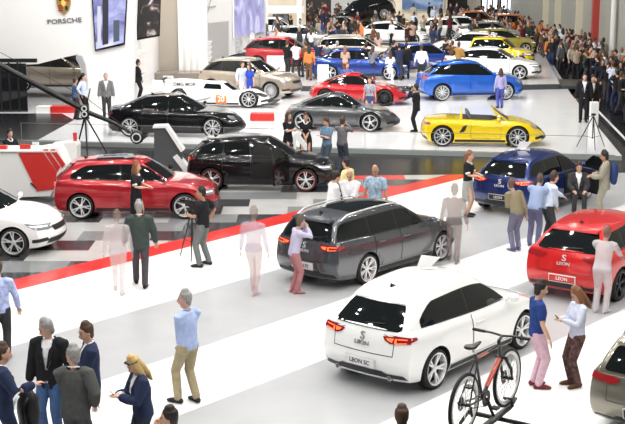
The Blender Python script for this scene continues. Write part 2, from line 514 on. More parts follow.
    # doors
    for (a, b) in p['doors']:
        xs = [lerp(a, b, q/8) for q in range(9)]
        lowz = p['gc'] + .17
        poly = [(x, lowz) for x in xs] + [(x, top(x)-.0) for x in reversed(xs)]
        big = [(a-.012, lowz-.012)] + [(b+.012, lowz-.012)] + [(x + (.012 if x == b else (-.012 if x == a else 0)), top(x)+.0) for x in reversed(xs)]
        for sd in ('+y', '-y'):
            patch('door_seam', bvh, big, sd, BLK, body, .004, .12, .05)
            d = patch('door', bvh, poly, sd, pt, root, .010, .10, .05)
            if d:
                sy = 1 if sd == '+y' else -1
                hx, hz = a + .16, top(a+.15) - .13
                h = bvh.ray_cast(Vector((hx, sy*6, hz)), Vector((0, -sy, 0)))[0]
                if h:
                    hb = BM(); box(hb, (h.x, h.y + sy*.028, h.z), (.20, .022, .028), bev=.008); bobj('door_handle', hb, p.get('handle_mat', pt), d, True, 40)
                if p.get('sidestrip'):
                    patch('side_strip', bvh, [(a, lowz+.02), (b, lowz+.02), (b, lowz+.10), (a, lowz+.10)], sd, BLK, d, .016, .12, 0)
    # sills, arches, bumpers
    gc = p['gc']; tr_ = p.get('trim', BLK)
    for sd in ('+y', '-y'):
        patch('side_sill', bvh, [(-ax+p['r']+.06, gc+.04), (ax-p['r']-.06, gc+.04), (ax-p['r']-.06, gc+.12), (-ax+p['r']+.06, gc+.12)], sd, tr_, root, .006, .15, 0)
        if p.get('cladding'):
            for sx in (-1, 1):
                ro, ri_ = p['r']+.12, p['r']+.045
                arc = [(sx*ax + ro*cos(t), p['r'] + ro*sin(t)) for t in [pi*k/14 for k in range(15)]] + [(sx*ax + ri_*cos(t), p['r'] + ri_*sin(t)) for t in [pi*k/14 for k in range(14, -1, -1)]]
                patch('wheel_arch', bvh, arc, sd, BLK, root, .008, .12, 0)
    rb = p.get('rbz', .34)
    patch('rear_bumper_trim', bvh, [(-hw*.86, gc+.10), (hw*.86, gc+.10), (hw*.80, rb), (.45, rb), (.38, rb+.04), (-.38, rb+.04), (-.45, rb), (-hw*.80, rb)], '-x', tr_, root, .008, .09, .02)
    # seam of the tailgate
    if p.get('gate', True):
        zt = p['belt'][1][1]-.04; zb = p.get('gatez', .58); s_ = .56
        for sy in (-1, 1):
            patch('tailgate_seam', bvh, [(sy*(s_-.012), zb), (sy*s_, zb), (sy*(s_+.012), zt), (sy*s_, zt)][::1], '-x', BLK, body, .003, .09, 0)
        patch('tailgate_seam', bvh, [(-s_, zb), (s_, zb), (s_, zb+.012), (-s_, zb+.012)], '-x', BLK, body, .003, .09, 0)
    # tail lamps
    tl = p['tail']
    for sy in (-1, 1):
        if tl == 'slim':
            zc = p.get('tz', .86)
            o1 = [(sy*.36, zc+.055), (sy*.80, zc+.075), (sy*.82, zc-.015), (sy*.50, zc-.045), (sy*.40, zc+.0)]
            i1 = [(sy*.42, zc+.035), (sy*.55, zc+.040), (sy*.53, zc-.020), (sy*.46, zc-.0)]
            i2 = [(sy*.60, zc+.045), (sy*.76, zc+.050), (sy*.76, zc+.035), (sy*.62, zc+.028)]
            i3 = [(sy*.58, zc-.022), (sy*.76, zc-.0), (sy*.76, zc-.014), (sy*.58, zc-.036)]
            i4 = [(sy*.57, zc+.042), (sy*.60, zc+.045), (sy*.60, zc-.03), (sy*.57, zc-.03)]
            L = patch('tail_light', bvh, o1, '-x', REDL, root, .012, .05, .01)
            wr = patch('tail_light_wrap', bvh, [(xr+.03, zc-.02), (xr+.34, zc+.03), (xr+.32, zc+.07), (xr+.03, zc+.08)], '+y' if sy > 0 else '-y', REDL, L, .012, .05, .01)
            if p.get('lit', True):
                for q in (i1, i2, i3, i4): patch('light_strip', bvh, q, '-x', LAMPR, L, .018, .05, 0)
        elif tl == 'round':
            zc = p.get('tz', .70)
            patch('tail_light', bvh, [(sy*.42, zc+.04), (sy*.82, zc+.06), (sy*.84, zc-.02), (sy*.45, zc-.03)], '-x', REDL, root, .012, .05, .02)
            patch('tail_light', bvh, [(xr+.05, zc-.03), (xr+.36, zc+.0), (xr+.36, zc+.06), (xr+.05, zc+.06)], '+y' if sy > 0 else '-y', REDL, root, .012, .05, .02)
        elif tl == 'big':
            zc = p.get('tz', .92)
            patch('tail_light', bvh, [(sy*.45, zc+.07), (sy*.82, zc+.10), (sy*.86, zc-.06), (sy*.50, zc-.06)], '-x', REDL, root, .012, .05, .02)
            patch('tail_light', bvh, [(xr+.04, zc-.06), (xr+.34, zc), (xr+.30, zc+.08), (xr+.04, zc+.09)], '+y' if sy > 0 else '-y', REDL, root, .012, .05, .02)
    # front lamps and grille
    hd = p['head']; hz = p.get('hz', .66)
    for sy in (-1, 1):
        sd = '+y' if sy > 0 else '-y'
        if hd == 'oval':
            o1 = [(xf-.62, hz+.10), (xf-.34, hz+.04), (xf-.20, hz-.08), (xf-.42, hz-.06)]
            Hl = patch('headlight', bvh, o1, sd, HEADL, root, .012, .05, .08)
        else:
            o1 = [(xf-.60, hz+.095), (xf-.10, hz+.03), (xf-.10, hz-.07), (xf-.30, hz-.06), (xf-.40, hz-.02)]
            Hl = patch('headlight', bvh, o1, sd, HEADL, root, .012, .05, .02)
            Hf = patch('headlight', bvh, [(sy*.48, hz-.0), (sy*.80, hz+.06), (sy*.80, hz-.06), (sy*.50, hz-.08)], '+x', HEADL, root, .012, .05, .02)
            if Hl: patch('running_light', bvh, [(xf-.50, hz+.045), (xf-.18, hz+.0), (xf-.18, hz-.018), (xf-.44, hz+.02)], sd, LAMPW, Hl, .018, .05, 0)
        fr_ = patch('bumper_intake', bvh, [(xf-.42, gc+.14), (xf-.12, gc+.17), (xf-.14, gc+.25), (xf-.42, gc+.22)], sd, BLK, root, .010, .05, .02)
    patch('grille', bvh, [(-.40, hz-.02), (.40, hz-.02), (.34, hz-.14), (-.34, hz-.14)], '+x', BLK, root, .010, .06, .03)
    patch('lower_grille', bvh, [(-.6, gc+.10), (.6, gc+.10), (.55, gc+.22), (-.55, gc+.22)], '+x', BLK, root, .010, .06, .03)
    # plate and badge
    if p.get('plate') is not None:
        zp = p.get('pz', .47)
        h = bvh.ray_cast(Vector((-6, 0, zp+.05)), Vector((1, 0, 0)))[0]; h2 = bvh.ray_cast(Vector((-6, 0, zp-.05)), Vector((1, 0, 0)))[0]
        up = (h - h2).normalized(); O = (h+h2)/2
        M = frameM(O, (0, -1, 0), up)
        pb = BM(); box(pb, (0, 0, .02), (.53, .125, .02), bev=.004, mx=M); pl = bobj('number_plate', pb, p.get('platemat', PLATE), root)
        fb = BM(); box(fb, (0, 0, .012), (.56, .155, .02), bev=.004, mx=M); bobj('plate_frame', fb, p.get('framemat', ALU), pl)
        text_obj('plate_text', p['plate'], .095, p.get('inkmat', INK), pl, M @ Matrix.Translation((0, 0, .032)), .002)
    if p.get('badge'):
        for (txt, zz, size, mt) in p['badge']:
            h = bvh.ray_cast(Vector((-6, 0, zz+size*.4)), Vector((1, 0, 0)))[0]; h2 = bvh.ray_cast(Vector((-6, 0, zz-size*.4)), Vector((1, 0, 0)))[0]
            if h and h2:
                up = (h-h2).normalized(); M = frameM((h+h2)/2, (0, -1, 0), up)
                text_obj('badge' if len(txt) == 1 else 'badge_lettering', txt, size, mt, root, M @ Matrix.Translation((0, 0, .012)), .006, sx=1.25 if len(txt) > 1 else 1.2)
    # mirrors
    if p.get('mirrors', True):
        mx_ = cf0 - .34; mz = top(mx_) + .09
        for sy in (-1, 1):
            mb = BM(); ellipsoid(mb, (mx_, sy*(hw+.07), mz), (.065, .105, .07), 14, 10)
            tube(mb, [(mx_+.02, sy*(hw-.09), mz-.05), (mx_+.01, sy*(hw+.02), mz-.03)], .022, 8)
            bobj('wing_mirror', mb, p.get('mirror_mat', pt), root, True)
    if p.get('spoiler'):
        a, b, dz = p['spoiler']; zr = sinterp(p['roof'], b)
        sb = BM(); w = w1*.84; a = lerp(a, b, .38)
        prism(sb, [(a, zr-.03+dz), (b, zr-.03), (b, zr+.005), (a, zr+.005+dz)], 2*w, 'XZ', -w)
        bmesh.ops.bevel(sb, geom=sb.edges[:], offset=.008, segments=2, affect='EDGES')
        bobj('roof_spoiler', sb, pt, root, True, 40)
    if p.get('rails'):
        a, b = p['rails']
        for sy in (-1, 1):
            rb_ = BM(); pts = []
            for k in range(11):
                x = lerp(a, b, k/10); h = bvh.ray_cast(Vector((x, sy*(w1-.03), 5)), Vector((0, 0, -1)))[0]
                lift = .045*min(1, min(k, 10-k)/1.0)
                pts.append((x, sy*(w1-.03), (h.z if h else 1.4) + lift))
            tube(rb_, pts, .016, 8, (0, 0, 1)); bobj('roof_rail', rb_, ALU, root, True)
    if p.get('exhaust'):
        for y in p['exhaust']:
            eb = BM(); h = bvh.ray_cast(Vector((-6, y, gc+.12)), Vector((1, 0, 0)))[0]
            x0 = h.x if h else xr
            lathe(eb, [(.042, x0-.03), (.036, x0-.03), (.036, x0+.1), (.042, x0+.1), (.042, x0-.03)], 16, 'X', (0, y, gc+.10)); bobj('exhaust_pipe', eb, CHROME, root, True, 40)
    hb = BM()
    for y in (0,):
        h = bvh.ray_cast(Vector((cr1+.25, 0, 5)), Vector((0, 0, -1)))[0]
        if h and p.get('antenna', True) and p.get('cabin', True):
            prism(hb, [(h.x-.06, h.z-.01), (h.x+.09, h.z-.01), (h.x-.05, h.z+.055)], .03, 'XZ', -.015)
            bobj('roof_antenna', hb, BLK, root); hb = None
    if hb is not None: hb.free()
    for sx in (-1, 1):
        for sy in (-1, 1):
            add_wheel(root, sx*ax, sy*(hw - p['tw']/2 - .012 + (p['rflare']*.7 if sx < 0 else 0)), p['r'], p['tw'], p['style'], p['rm'], p['nsp'], p['edge'], phase=rnd.uniform(0, 1.2), steer=(p.get('steer', 0) if sx > 0 else 0))
    S_ = p.get('S', 1.03); root.scale = (S_, S_, S_)
    return root, bvh, p
def car_at(front_px, z, az, P, name, label, paintm, group=None, rear_px=None, side=-1, opts={}):
    """front_px: where the near front tyre touches the floor; az in degrees"""
    q = dict(BASE); q.update(P); q.update(opts)
    if rear_px and front_px:
        a = at(*rear_px, z); b = at(*front_px, z); az = math.degrees(math.atan2(b.y-a.y, b.x-a.x)) if az is None else az
        mid = (a+b)/2
    u = Vector((cos(R(az)), sin(R(az)), 0)); n = Vector((-u.y, u.x, 0))
    if not (rear_px and front_px):
        if front_px: mid = at(*front_px, z) - u*q['wb']/2
        else: mid = at(*rear_px, z) + u*q['wb']/2
    loc = mid - n*side*(q['W']/2 - .1)
    return build_car(name, label, 'car', loc, R(az), P, paintm, group, opts=opts)
# ------------------------------------------------------------------ people
SKIN = mat('skin_light', (.62, .36, .25), .55, noise=.05)
SKIN2 = mat('skin_tan', (.45, .24, .15), .55, noise=.05)
EYE = mat('eye_dark', (.02, .015, .012), .3)
LIP = mat('lips', (.40, .13, .11), .5)
HAIRS = {k: mat('hair_' + k, c, .6, noise=.25, nscale=40, bump=.4) for k, c in dict(black=(.012, .009, .007), brown=(.06, .032, .018), grey=(.30, .29, .28), blonde=(.55, .38, .15), white=(.6, .58, .54), auburn=(.22, .09, .04)).items()}
def ik(a, b, l1, l2, hint):
    """joint between a and b"""
    d = b - a; L = min(d.length, (l1+l2)*.998); u = d.normalized()
    b = a + u*L
    x = (l1*l1 - l2*l2 + L*L)/(2*L); h = math.sqrt(max(l1*l1 - x*x, 0))
    n = hint - u*hint.dot(u)
    if n.length < 1e-4: n = Vector((0, 1, 0))
    return a + u*x + n.normalized()*h, b
HANDS = {  # hand target (forward, outward, up) from the shoulder in metres, elbow hint
    'down': ((.04, .10, -.54), (-1, .35, 0)), 'relax': ((.12, .12, -.50), (-1, .5, 0)),
    'phone': ((.30, -.12, -.20), (-.3, .7, -1)), 'tablet': ((.32, -.06, -.28), (-.3, .7, -1)),
    'chest': ((.22, -.22, -.20), (-.2, .8, -1)), 'hip': ((.02, .08, -.42), (-.5, 1, 0)),
    'fold': ((.17, -.30, -.25), (.0, 1, -.8)), 'front': ((.16, -.16, -.50), (-1, .7, 0)),
    'back': ((-.14, -.14, -.48), (-.4, 1, 0)), 'point': ((.46, .10, -.16), (-.3, .5, -1)),
    'camera': ((.22, -.13, .10), (.0, .8, -1)), 'reach': ((.46, .0, -.30), (-.3, .5, -1)),
    'gest': ((.36, .10, -.16), (-.3, .6, -1)), 'face': ((.15, -.10, .12), (.2, .8, -1)), 'pocket': ((.05, .06, -.44), (-1, .6, 0)),
    'lap': ((.34, -.05, -.34), (-.4, .6, -1))}
def person(label, loc, az, h=1.75, L='down', Rr='down', lean=0, look=0, nod=0, hair='brown', hlen='short', bald=False,
           top=None, sleeves='long', bottom=None, jacket=None, skirt=None, shoes=None, legs='stand', sex='m', skin=None, vox=.018,
           group=None, face=True, build=1., extra=None, hide=(), shirtlen=0., name='person', seg=12, belt=None, hairm=None):
    """legs: stand, apart, step, sit, crouch. az = heading in degrees. Returns (root, joints in world)."""
    s = h/1.75; skin = skin or SKIN
    top = top or cloth('white', (.78, .78, .78)); bottom = bottom or cloth('navy', (.02, .025, .05)); shoes = shoes or cloth('shoe_black', (.015, .013, .012))
    root = thing(name, label, 'person', loc, R(az), group)
    V = Vector; fem = sex == 'f'
    hipz = .92; shw = (.168 if fem else .192)*build; lift = 0
    legz = {'stand': ((.0, .095), (.03, -.095)), 'apart': ((.02, .16), (-.03, -.16)), 'step': ((.20, .10), (-.20, -.09)), 'sit': ((.42, .13), (.40, -.13)), 'turn': ((.12, .11), (-.06, -.10))}[legs]
    if legs == 'sit': hipz = .50
    pel = V((0, 0, hipz)); q = Matrix.Rotation(R(lean), 3, 'Y')
    def T(x, y, z): return pel + q @ V((x, y, z))       # torso space, z above the pelvis
    J = {}
    J['waist'] = T(0, 0, .16); J['chest'] = T(.01, 0, .36); J['neck'] = T(-.01, 0, .54)
    hr = Matrix.Rotation(R(look), 3, 'Z') @ Matrix.Rotation(R(nod), 3, 'Y')
    hc = T(.02, 0, .70) + (hr @ V((.02, 0, .0)))
    def Hh(x, y, z): return hc + hr @ V((x, y, z))
    for sd, nme in ((1, L), (-1, Rr)):
        S = T(-.01, sd*shw, .475); J['sh%d' % sd] = S
        tgt, hint = HANDS[nme] if isinstance(nme, str) else nme
        qq = q if nme in ('down', 'relax', 'chest', 'fold', 'back', 'hip', 'pocket') else Matrix.Identity(3)
        t = S + qq @ V((tgt[0], sd*tgt[1], tgt[2]))
        el, wr = ik(S, t, .285, .255, qq @ V((hint[0], sd*hint[1], hint[2])))
        J['el%d' % sd], J['wr%d' % sd] = el, wr
        fx, fy = legz[0 if sd > 0 else 1]
        hip = pel + V((0, sd*.088, -.02)); an = V((fx, fy if True else 0, .085))
        kn, an2 = ik(hip, an, .425, .425, V((1, sd*.08, .2)))
        J['hip%d' % sd], J['kn%d' % sd], J['an%d' % sd] = hip, kn, an2
    w = build
    # --- body
    bm = BM(); hin = q @ V((1, 0, 0))
    tube(bm, [T(0, 0, -.04), T(0, 0, .02), T(0, 0, .16), T(.01, 0, .32), T(.0, 0, .44), T(-.01, 0, .50)],
         [(.080*w, .12*w), (.100*w, .155*w), (.095*w, (.125 if fem else .145)*w), (.115*w, .160*w), (.095*w, .155*w), (.050*w, .058*w)], 16, hin)
    tube(bm, [T(-.01, 0, .47), T(-.0, 0, .55), hc + V((-.02, 0, -.04))], [.062*w, .052, .052], 12)
    tube(bm, [Hh(.015, 0, -.105), Hh(.012, 0, -.07), Hh(.002, 0, -.01), Hh(-.005, 0, .05), Hh(-.01, 0, .095)],
         [(.052, .042), (.078, .060), (.094, .073), (.095, .075), (.074, .060)], 14, hr @ V((1, 0, 0)))
    tube(bm, [Hh(.088, 0, .01), Hh(.112, 0, -.035)], [.010, .015], 8)
    for sd in (-1, 1):
        tube(bm, [Hh(-.01, sd*.076, .015), Hh(-.012, sd*.080, -.025)], [(.018, .009), (.012, .008)], 8, hr @ V((1, 0, 0)))
        S, el, wr = J['sh%d' % sd], J['el%d' % sd], J['wr%d' % sd]
        tube(bm, [S + V((0, -sd*.05, .01)), S, S.lerp(el, .5), el, el.lerp(wr, .35), wr], [.055, .056*w, .046*w, .038*w, .040*w, .027], 10)
        if not skirt or True:
            hp, kn, an = J['hip%d' % sd], J['kn%d' % sd], J['an%d' % sd]
            tube(bm, [hp, hp.lerp(kn, .35), kn, kn.lerp(an, .3), an], [.095*w, .083*w, .056, .056, .038], 12)
        fd = V((1, sd*.18, 0)).normalized(); an = J['an%d' % sd]
        tube(bm, [an - fd*.03 + V((0, 0, -.045)), an + fd*.07 + V((0, 0, -.052)), an + fd*.15 + V((0, 0, -.062))], [(.03, .033), (.03, .04), (.018, .038)], 10, (0, 0, 1))
    body_bm = remesh(bm, vox, 2)
    # hands with five fingers
    hb = BM(); hb.from_mesh(body_bm); bpy.data.meshes.remove(body_bm)
    for sd in (-1, 1):
        el, wr = J['el%d' % sd], J['wr%d' % sd]
        d = (wr - el).normalized(); side = d.cross(V((0, 0, 1)))
        if side.length < .3: side = V((1, 0, 0))            # arm hangs: palm faces the thigh
        else: side = side*sd*-1
        side = (side - d*side.dot(d)).normalized(); pn = d.cross(side).normalized()*sd
        curl = -pn if pn.z > 0 else pn
        tube(hb, [wr - d*.01, wr + d*.045, wr + d*.085], [(.014, .024), (.014, .038), (.011, .036)], 10, pn)
        for k, ln in enumerate((.066, .075, .070, .054)):
            b0 = wr + d*.085 + side*(.027 - .018*k)
            tube(hb, [b0 - d*.01, b0 + d*ln*.5 + curl*.010, b0 + d*ln*.85 + curl*.032], [.0085, .0080, .0065], 6)
        b0 = wr + d*.025 + side*.030
        tube(hb, [b0, b0 + d*.03 + side*.022 + curl*.006, b0 + d*.058 + side*.026 + curl*.018], [.011, .0095, .0075], 6)
        J['hand%d' % sd] = wr + d*.09 + curl*.02
    body = bobj('body', hb, skin, root, True)
    if face:
        eb = BM(); mb = BM()
        for sd in (-1, 1):
            ellipsoid(eb, (0, 0, 0), (.008, .014, .007), 8, 6, Matrix.Translation(Hh(.088, sd*.031, .012)))
            tube(eb, [Hh(.090, sd*.016, .034), Hh(.088, sd*.047, .034)], .0045, 6)
        bobj('eyes', eb, EYE if hair != 'grey' else EYE, root, True)
        tube(mb, [Hh(.090, -.022, -.062), Hh(.095, 0, -.060), Hh(.090, .022, -.062)], .0055, 6); bobj('mouth', mb, LIP, root, True)
    # --- hair
    if hlen != 'none':
        b = BM()
        if bald:
            tube(b, [Hh(-.03, -.062, -.02), Hh(-.088, -.03, -.01), Hh(-.088, .03, -.01), Hh(-.03, .062, -.02)], [.022, .028, .028, .022], 8)
        else:
            tube(b, [Hh(-.045, 0, -.055), Hh(-.035, 0, -.01), Hh(-.022, 0, .045), Hh(-.014, 0, .09), Hh(-.012, 0, .118)],
                 [(.060, .062), (.080, .083), (.097, .089), (.094, .084), (.068, .062)], 16, hr @ V((1, 0, 0)))
            if hlen != 'long': tube(b, [Hh(.030, -.045, .085), Hh(.048, 0, .094), Hh(.030, .045, .085)], [.024, .026, .024], 10)
            if hlen == 'long':
                tube(b, [Hh(-.06, 0, .03), Hh(-.085, 0, -.08), Hh(-.095, 0, -.20), Hh(-.09, 0, -.33)], [(.05, .085), (.05, .098), (.045, .10), (.022, .07)], 14, hr @ V((1, 0, 0)))
                for sd in (-1, 1): tube(b, [Hh(.0, sd*.072, .05), Hh(.0, sd*.088, -.05), Hh(.0, sd*.088, -.17), Hh(.005, sd*.085, -.26)], [(.045, .02), (.05, .02), (.045, .025), (.025, .02)], 10, hr @ V((1, 0, 0)))
            elif hlen == 'tail':
                tube(b, [Hh(-.09, 0, .05), Hh(-.13, 0, .0), Hh(-.125, 0, -.12), Hh(-.11, 0, -.20)], [.03, .038, .032, .015], 10)
        me = remesh(b, max(vox*.7, .011), 2); link('hair', me, hairm or HAIRS[hair], root)
    # --- upper garment
    def upper(grow, slv, hem, m, nme, opening=0, collar=False, rootp=root):
        b = BM()
        g = grow
        tube(b, [T(0, 0, hem), T(0, 0, hem+.08), T(0, 0, .16), T(.01, 0, .32), T(.0, 0, .43), T(-.008, 0, .495), T(-.014, 0, .535)],
             [(.108*w+g, .165*w+g), (.112*w+g, .168*w+g), (.100*w+g, (.132 if fem else .155)*w+g), (.118*w+g+(.012 if fem else 0), .162*w+g), (.10*w+g, .165*w+g), (.072+g, .115+g), (.060+g, .066+g)], 18, hin, round_ends=False)
        for sd in (-1, 1):
            S, el, wr = J['sh%d' % sd], J['el%d' % sd], J['wr%d' % sd]
            if slv == 'long': tube(b, [S + V((0, -sd*.06, .01)), S, S.lerp(el, .5), el, el.lerp(wr, .5), wr - (wr-el).normalized()*.035], [.058+g, .060*w+g, .053*w+g, .047*w+g, .042+g, .034+g], 12)
            elif slv == 'short': tube(b, [S + V((0, -sd*.06, .01)), S, S.lerp(el, .45), S.lerp(el, .62)], [.058+g, .060*w+g, .058*w+g, .054*w+g], 12)
            elif slv == 'rolled': tube(b, [S + V((0, -sd*.06, .01)), S, S.lerp(el, .5), el, el.lerp(wr, .25)], [.058+g, .060*w+g, .053*w+g, .049*w+g, .046+g], 12)
        me = remesh(b, vox, 1)
        if opening:
            bb = BM(); bb.from_mesh(me)
            bad = []
            qi = q.inverted()
            for f in bb.faces:
                c = qi @ (f.calc_center_median() - pel)
                if c.x > .03 and c.z > opening - .0 and abs(c.y) < .012 + .22*max(0, c.z - opening)/(.54-opening) and abs(c.y) < .075: bad.append(f)
                elif c.x > .05 and c.z < -.02 and abs(c.y) < .02 + .2*(-.02 - c.z): bad.append(f)
            bmesh.ops.delete(bb, geom=bad, context='FACES'); bb.to_mesh(me); bb.free()
        return link(nme, me, m, rootp)
    hem = -.06 if not skirt else -.02
    up = upper(.013, sleeves, hem - shirtlen, top, 'shirt')
    if collar_on(jacket, sex) :
        cbm = BM()
        for sd in (-1, 1):
            tube(cbm, [T(-.055, sd*.012, .565), T(.0, sd*.062, .555), T(.060, sd*.045, .50)], [(.008, .022), (.008, .022), (.006, .02)], 8, q @ V((0, 0, 1)))
        bobj('collar', cbm, top, up, True)
    if jacket:
        j = upper(.030, 'long', -.14 if not fem else -.06, jacket, 'jacket', opening=.14)
        lb = BM()
        for sd in (-1, 1):
            tube(lb, [T(-.055, sd*.065, .56), T(.05, sd*.080, .50), T(.142, sd*.075, .38), T(.150, sd*.022, .17)], [(.008, .022), (.008, .03), (.008, .034), (.006, .014)], 8, q @ V((1, 0, 0)))
        bobj('lapel', lb, jacket, j, True)
    # --- lower garment
    b = BM()
    if skirt:
        ln, flare_ = skirt
        zb = hipz - ln
        tube(b, [T(0, 0, .14), T(0, 0, .02), V((.0, 0, hipz-.12)), V((.01, 0, zb))], [(.108*w, .134*w), (.132*w, .192*w), (.140*w, .206*w), (.130*w+flare_, .180*w+flare_)], 20, (1, 0, 0), False)
        link('skirt', remesh(b, vox, 1), bottom, root)
    else:
        tube(b, [T(0, 0, .09), T(0, 0, .0), V((0, 0, hipz-.09)) if legs != 'sit' else T(0, 0, -.05)], [(.112*w, .160*w), (.120*w, .176*w), (.105*w, .165*w)], 16, hin, False)
        for sd in (-1, 1):
            hp, kn, an = J['hip%d' % sd], J['kn%d' % sd], J['an%d' % sd]
            tube(b, [hp, hp.lerp(kn, .35), kn, kn.lerp(an, .4), an + V((0, 0, .015))], [.106*w, .096*w, .076*w, .070, .064], 12)
        tr = link('trousers', remesh(b, vox, 1), bottom, root)
        if belt:
            qb = BM(); tube(qb, [T(0, 0, .085), T(0, 0, .115)], [(.118*w, .166*w), (.116*w, .162*w)], 20, hin, False); bobj('belt', qb, belt, tr, True, 40)
    for sd in (-1, 1):
        fd = V((1, sd*.18, 0)).normalized(); an = J['an%d' % sd].copy(); an.z = max(an.z, .085) if legs != 'x' else an.z
        b = BM(); g = V((an.x, an.y, 0))
        tube(b, [g - fd*.055 + V((0, 0, .045)), g + V((0, 0, .048)), g + fd*.07 + V((0, 0, .043)), g + fd*.16 + V((0, 0, .030)), g + fd*.185 + V((0, 0, .026))],
             [(.042, .036), (.046, .040), (.040, .046), (.028, .045), (.02, .032)], 12, (0, 0, 1))
        bobj('shoe', b, shoes, root, True)
    root.scale = (s, s, s)
    M = Matrix.Translation(loc) @ Matrix.Rotation(R(az), 4, 'Z') @ Matrix.Scale(s, 4)
    W = {k: M @ v for k, v in J.items()}; W['M'] = M; W['head'] = M @ hc; W['T'] = lambda x, y, z: M @ T(x, y, z)
    return root, W
def collar_on(jacket, sex): return bool(jacket) or sex == 'mc'
def phone(W, hand, label, m=BLKG, size=(.14, .07, .009), cat='phone', name='mobile_phone', tilt=-50):
    p = W['hand%d' % hand]; b = BM(); box(b, (0, 0, 0), size, bev=.003)
    o = bobj(name, b, m, None); o.matrix_world = Matrix.Translation(p + Vector((0, 0, .02))) @ Matrix.Rotation(W['M'].to_euler().z, 4, 'Z') @ Matrix.Rotation(R(tilt), 4, 'Y')
    return tag(o, label, cat)
# ------------------------------------------------------------------ the hall: floors, stage, walls
T50 = math.tan(R(50.4)); U = Vector((cos(R(50.4)), sin(R(50.4)), 0))
def quad(name, pts, z, m, label=None):
    o = link_mesh(name, [(p[0], p[1], z) for p in pts], [tuple(range(len(pts)))], m, smooth=False)
    if o.data.polygons[0].normal.z < 0: o.data.flip_normals()
    return struct(o, label)
FLOORB = mat('floor_black', (.010, .010, .012), .26, spec=.35, noise=.3, nscale=.4)
FLOORW = mat('floor_white', (.86, .86, .85), .22, spec=.5, noise=.02, nscale=1.5)
FLOORG = mat('floor_grey', (.40, .41, .42), .28, spec=.5, noise=.05, nscale=1.2)
FLOORR = mat('floor_red', (.62, .035, .03), .2, spec=.5, noise=.08, nscale=2)
TD = mat('tile_dark', (.05, .052, .056), .16, spec=.6, noise=.1, nscale=2); TM = mat('tile_mid', (.22, .23, .235), .2, spec=.6, noise=.06, nscale=2); TL = mat('tile_light', (.46, .46, .45), .2, spec=.6, noise=.05, nscale=2)
quad('floor', [(-60, -10), (60, -10), (60, 180), (-60, 180)], 0, FLOORB, 'black glossy hall floor')
# stand floor of diagonal bands, each bounded by lines y = c + x*tan(50.4)
FAR = lambda x: 38.9 + .06*x               # far edge of the stand
def clip(poly, inside, cut):
    out = []
    for i in range(len(poly)):
        a, b = poly[i-1], poly[i]; ia, ib = inside(a), inside(b)
        if ia != ib: out.append(cut(a, b))
        if ib: out.append(b)
    return out
def half(poly, fn):
    """keep the side where fn(p) >= 0 (fn linear)"""
    def cut(a, b):
        fa, fb = fn(a), fn(b); t = fa/(fa-fb); return (a[0]+(b[0]-a[0])*t, a[1]+(b[1]-a[1])*t)
    return clip(poly, lambda p: fn(p) >= 0, cut)
X0, X1, Y0 = -16., 14., 6.
def band(c0, c1, z, m, lab, ymin=Y0):
    poly = [(X0, ymin), (X1, ymin), (X1, 44), (X0, 44)]
    poly = half(poly, lambda p: p[1] - p[0]*T50 - c0); poly = half(poly, lambda p: c1 - (p[1] - p[0]*T50)); poly = half(poly, lambda p: FAR(p[0]) - p[1])
    if len(poly) > 2: quad('floor', poly, z, m, lab)
for c0, c1, m, lab in ((28.3, 33.0, FLOORW, 'white glossy floor band beyond the grey estate car'), (24.2, 28.3, FLOORG, 'grey floor band under the grey estate car'), (20.9, 24.2, FLOORW, 'white floor band beyond the white hatchback'),
                  (16.9, 20.9, FLOORG, 'grey floor band under the white hatchback'), (12.8, 16.9, FLOORW, 'white floor band behind the bicycle'), (8.8, 12.8, FLOORG, 'grey floor band at the near corner'), (-20, 8.8, FLOORW, 'white floor at the near corner')):
    band(c0, c1, .012, m, lab)
band(33.0, 34.15, .012, FLOORR, 'red floor band between tiles and white floor')
# chequered tiles: one floor with three tile tones
bm = BM(); TW, TDp = 1.75, 1.02
row = 0; y = 22.0
while y < 40:
    off = (row*.62) % 1 * TW + (row % 3)*.2
    x = -20.0 + off; col = 0
    while x < 8:
        poly = [(x, y), (x+TW, y), (x+TW, y+TDp), (x, y+TDp)]
        poly = half(poly, lambda p: p[1] - p[0]*T50 - 34.15)
        if len(poly) > 2: poly = half(poly, lambda p: FAR(p[0]) - p[1])
        if len(poly) > 2:
            f = bm.faces.new([bm.verts.new((p[0], p[1], .012)) for p in poly]); f.material_index = (col + row*2) % 3 if rnd.random() < .8 else rnd.choice((0, 1, 2))
            if x > .2 and rnd.random() < .75: f.material_index = 3
        x += TW; col += 1
    y += TDp; row += 1
o = bobj('floor', bm, [TD, TL, TM, FLOORR]); struct(o, 'floor of dark, mid and light grey tiles beside the red band')
# porsche stage
STG = .15
def line_y(px0, py0, px1, py1): return at(px0, py0, STG), at(px1, py1, STG)
S0, S1 = at(-40, 139, STG), at(622, 156, STG); S2 = at(571, 94, STG); S3 = at(552, 62, STG)
STW = mat('stage_white', (.74, .75, .77), .13, spec=.6, noise=.02, nscale=1)
STE = mat('stage_edge', (.30, .33, .32), .2, spec=.6)
def slab(name, poly, z0, z1, m, label, em=None):
    n = len(poly); V = [(p[0], p[1], z0) for p in poly] + [(p[0], p[1], z1) for p in poly]
    o = link_mesh(name, V, [tuple(range(n))[::-1], tuple(range(n, 2*n))] + [(i, (i+1) % n, n+(i+1) % n, n+i) for i in range(n)], [m, em or m], smooth=False)
    for p in o.data.polygons:
        if len(p.vertices) == 4 and abs(p.normal.z) < .5: p.material_index = 1
    return struct(o, label)
slab('floor', [(-24, 46), (S0.x, S0.y), (S1.x, S1.y), (S2.x, S2.y), (S3.x, S3.y), (12.5, 120), (-24, 120)], .0, STG, STW, 'low white glossy stage for the sports cars', STE)
bm = BM()
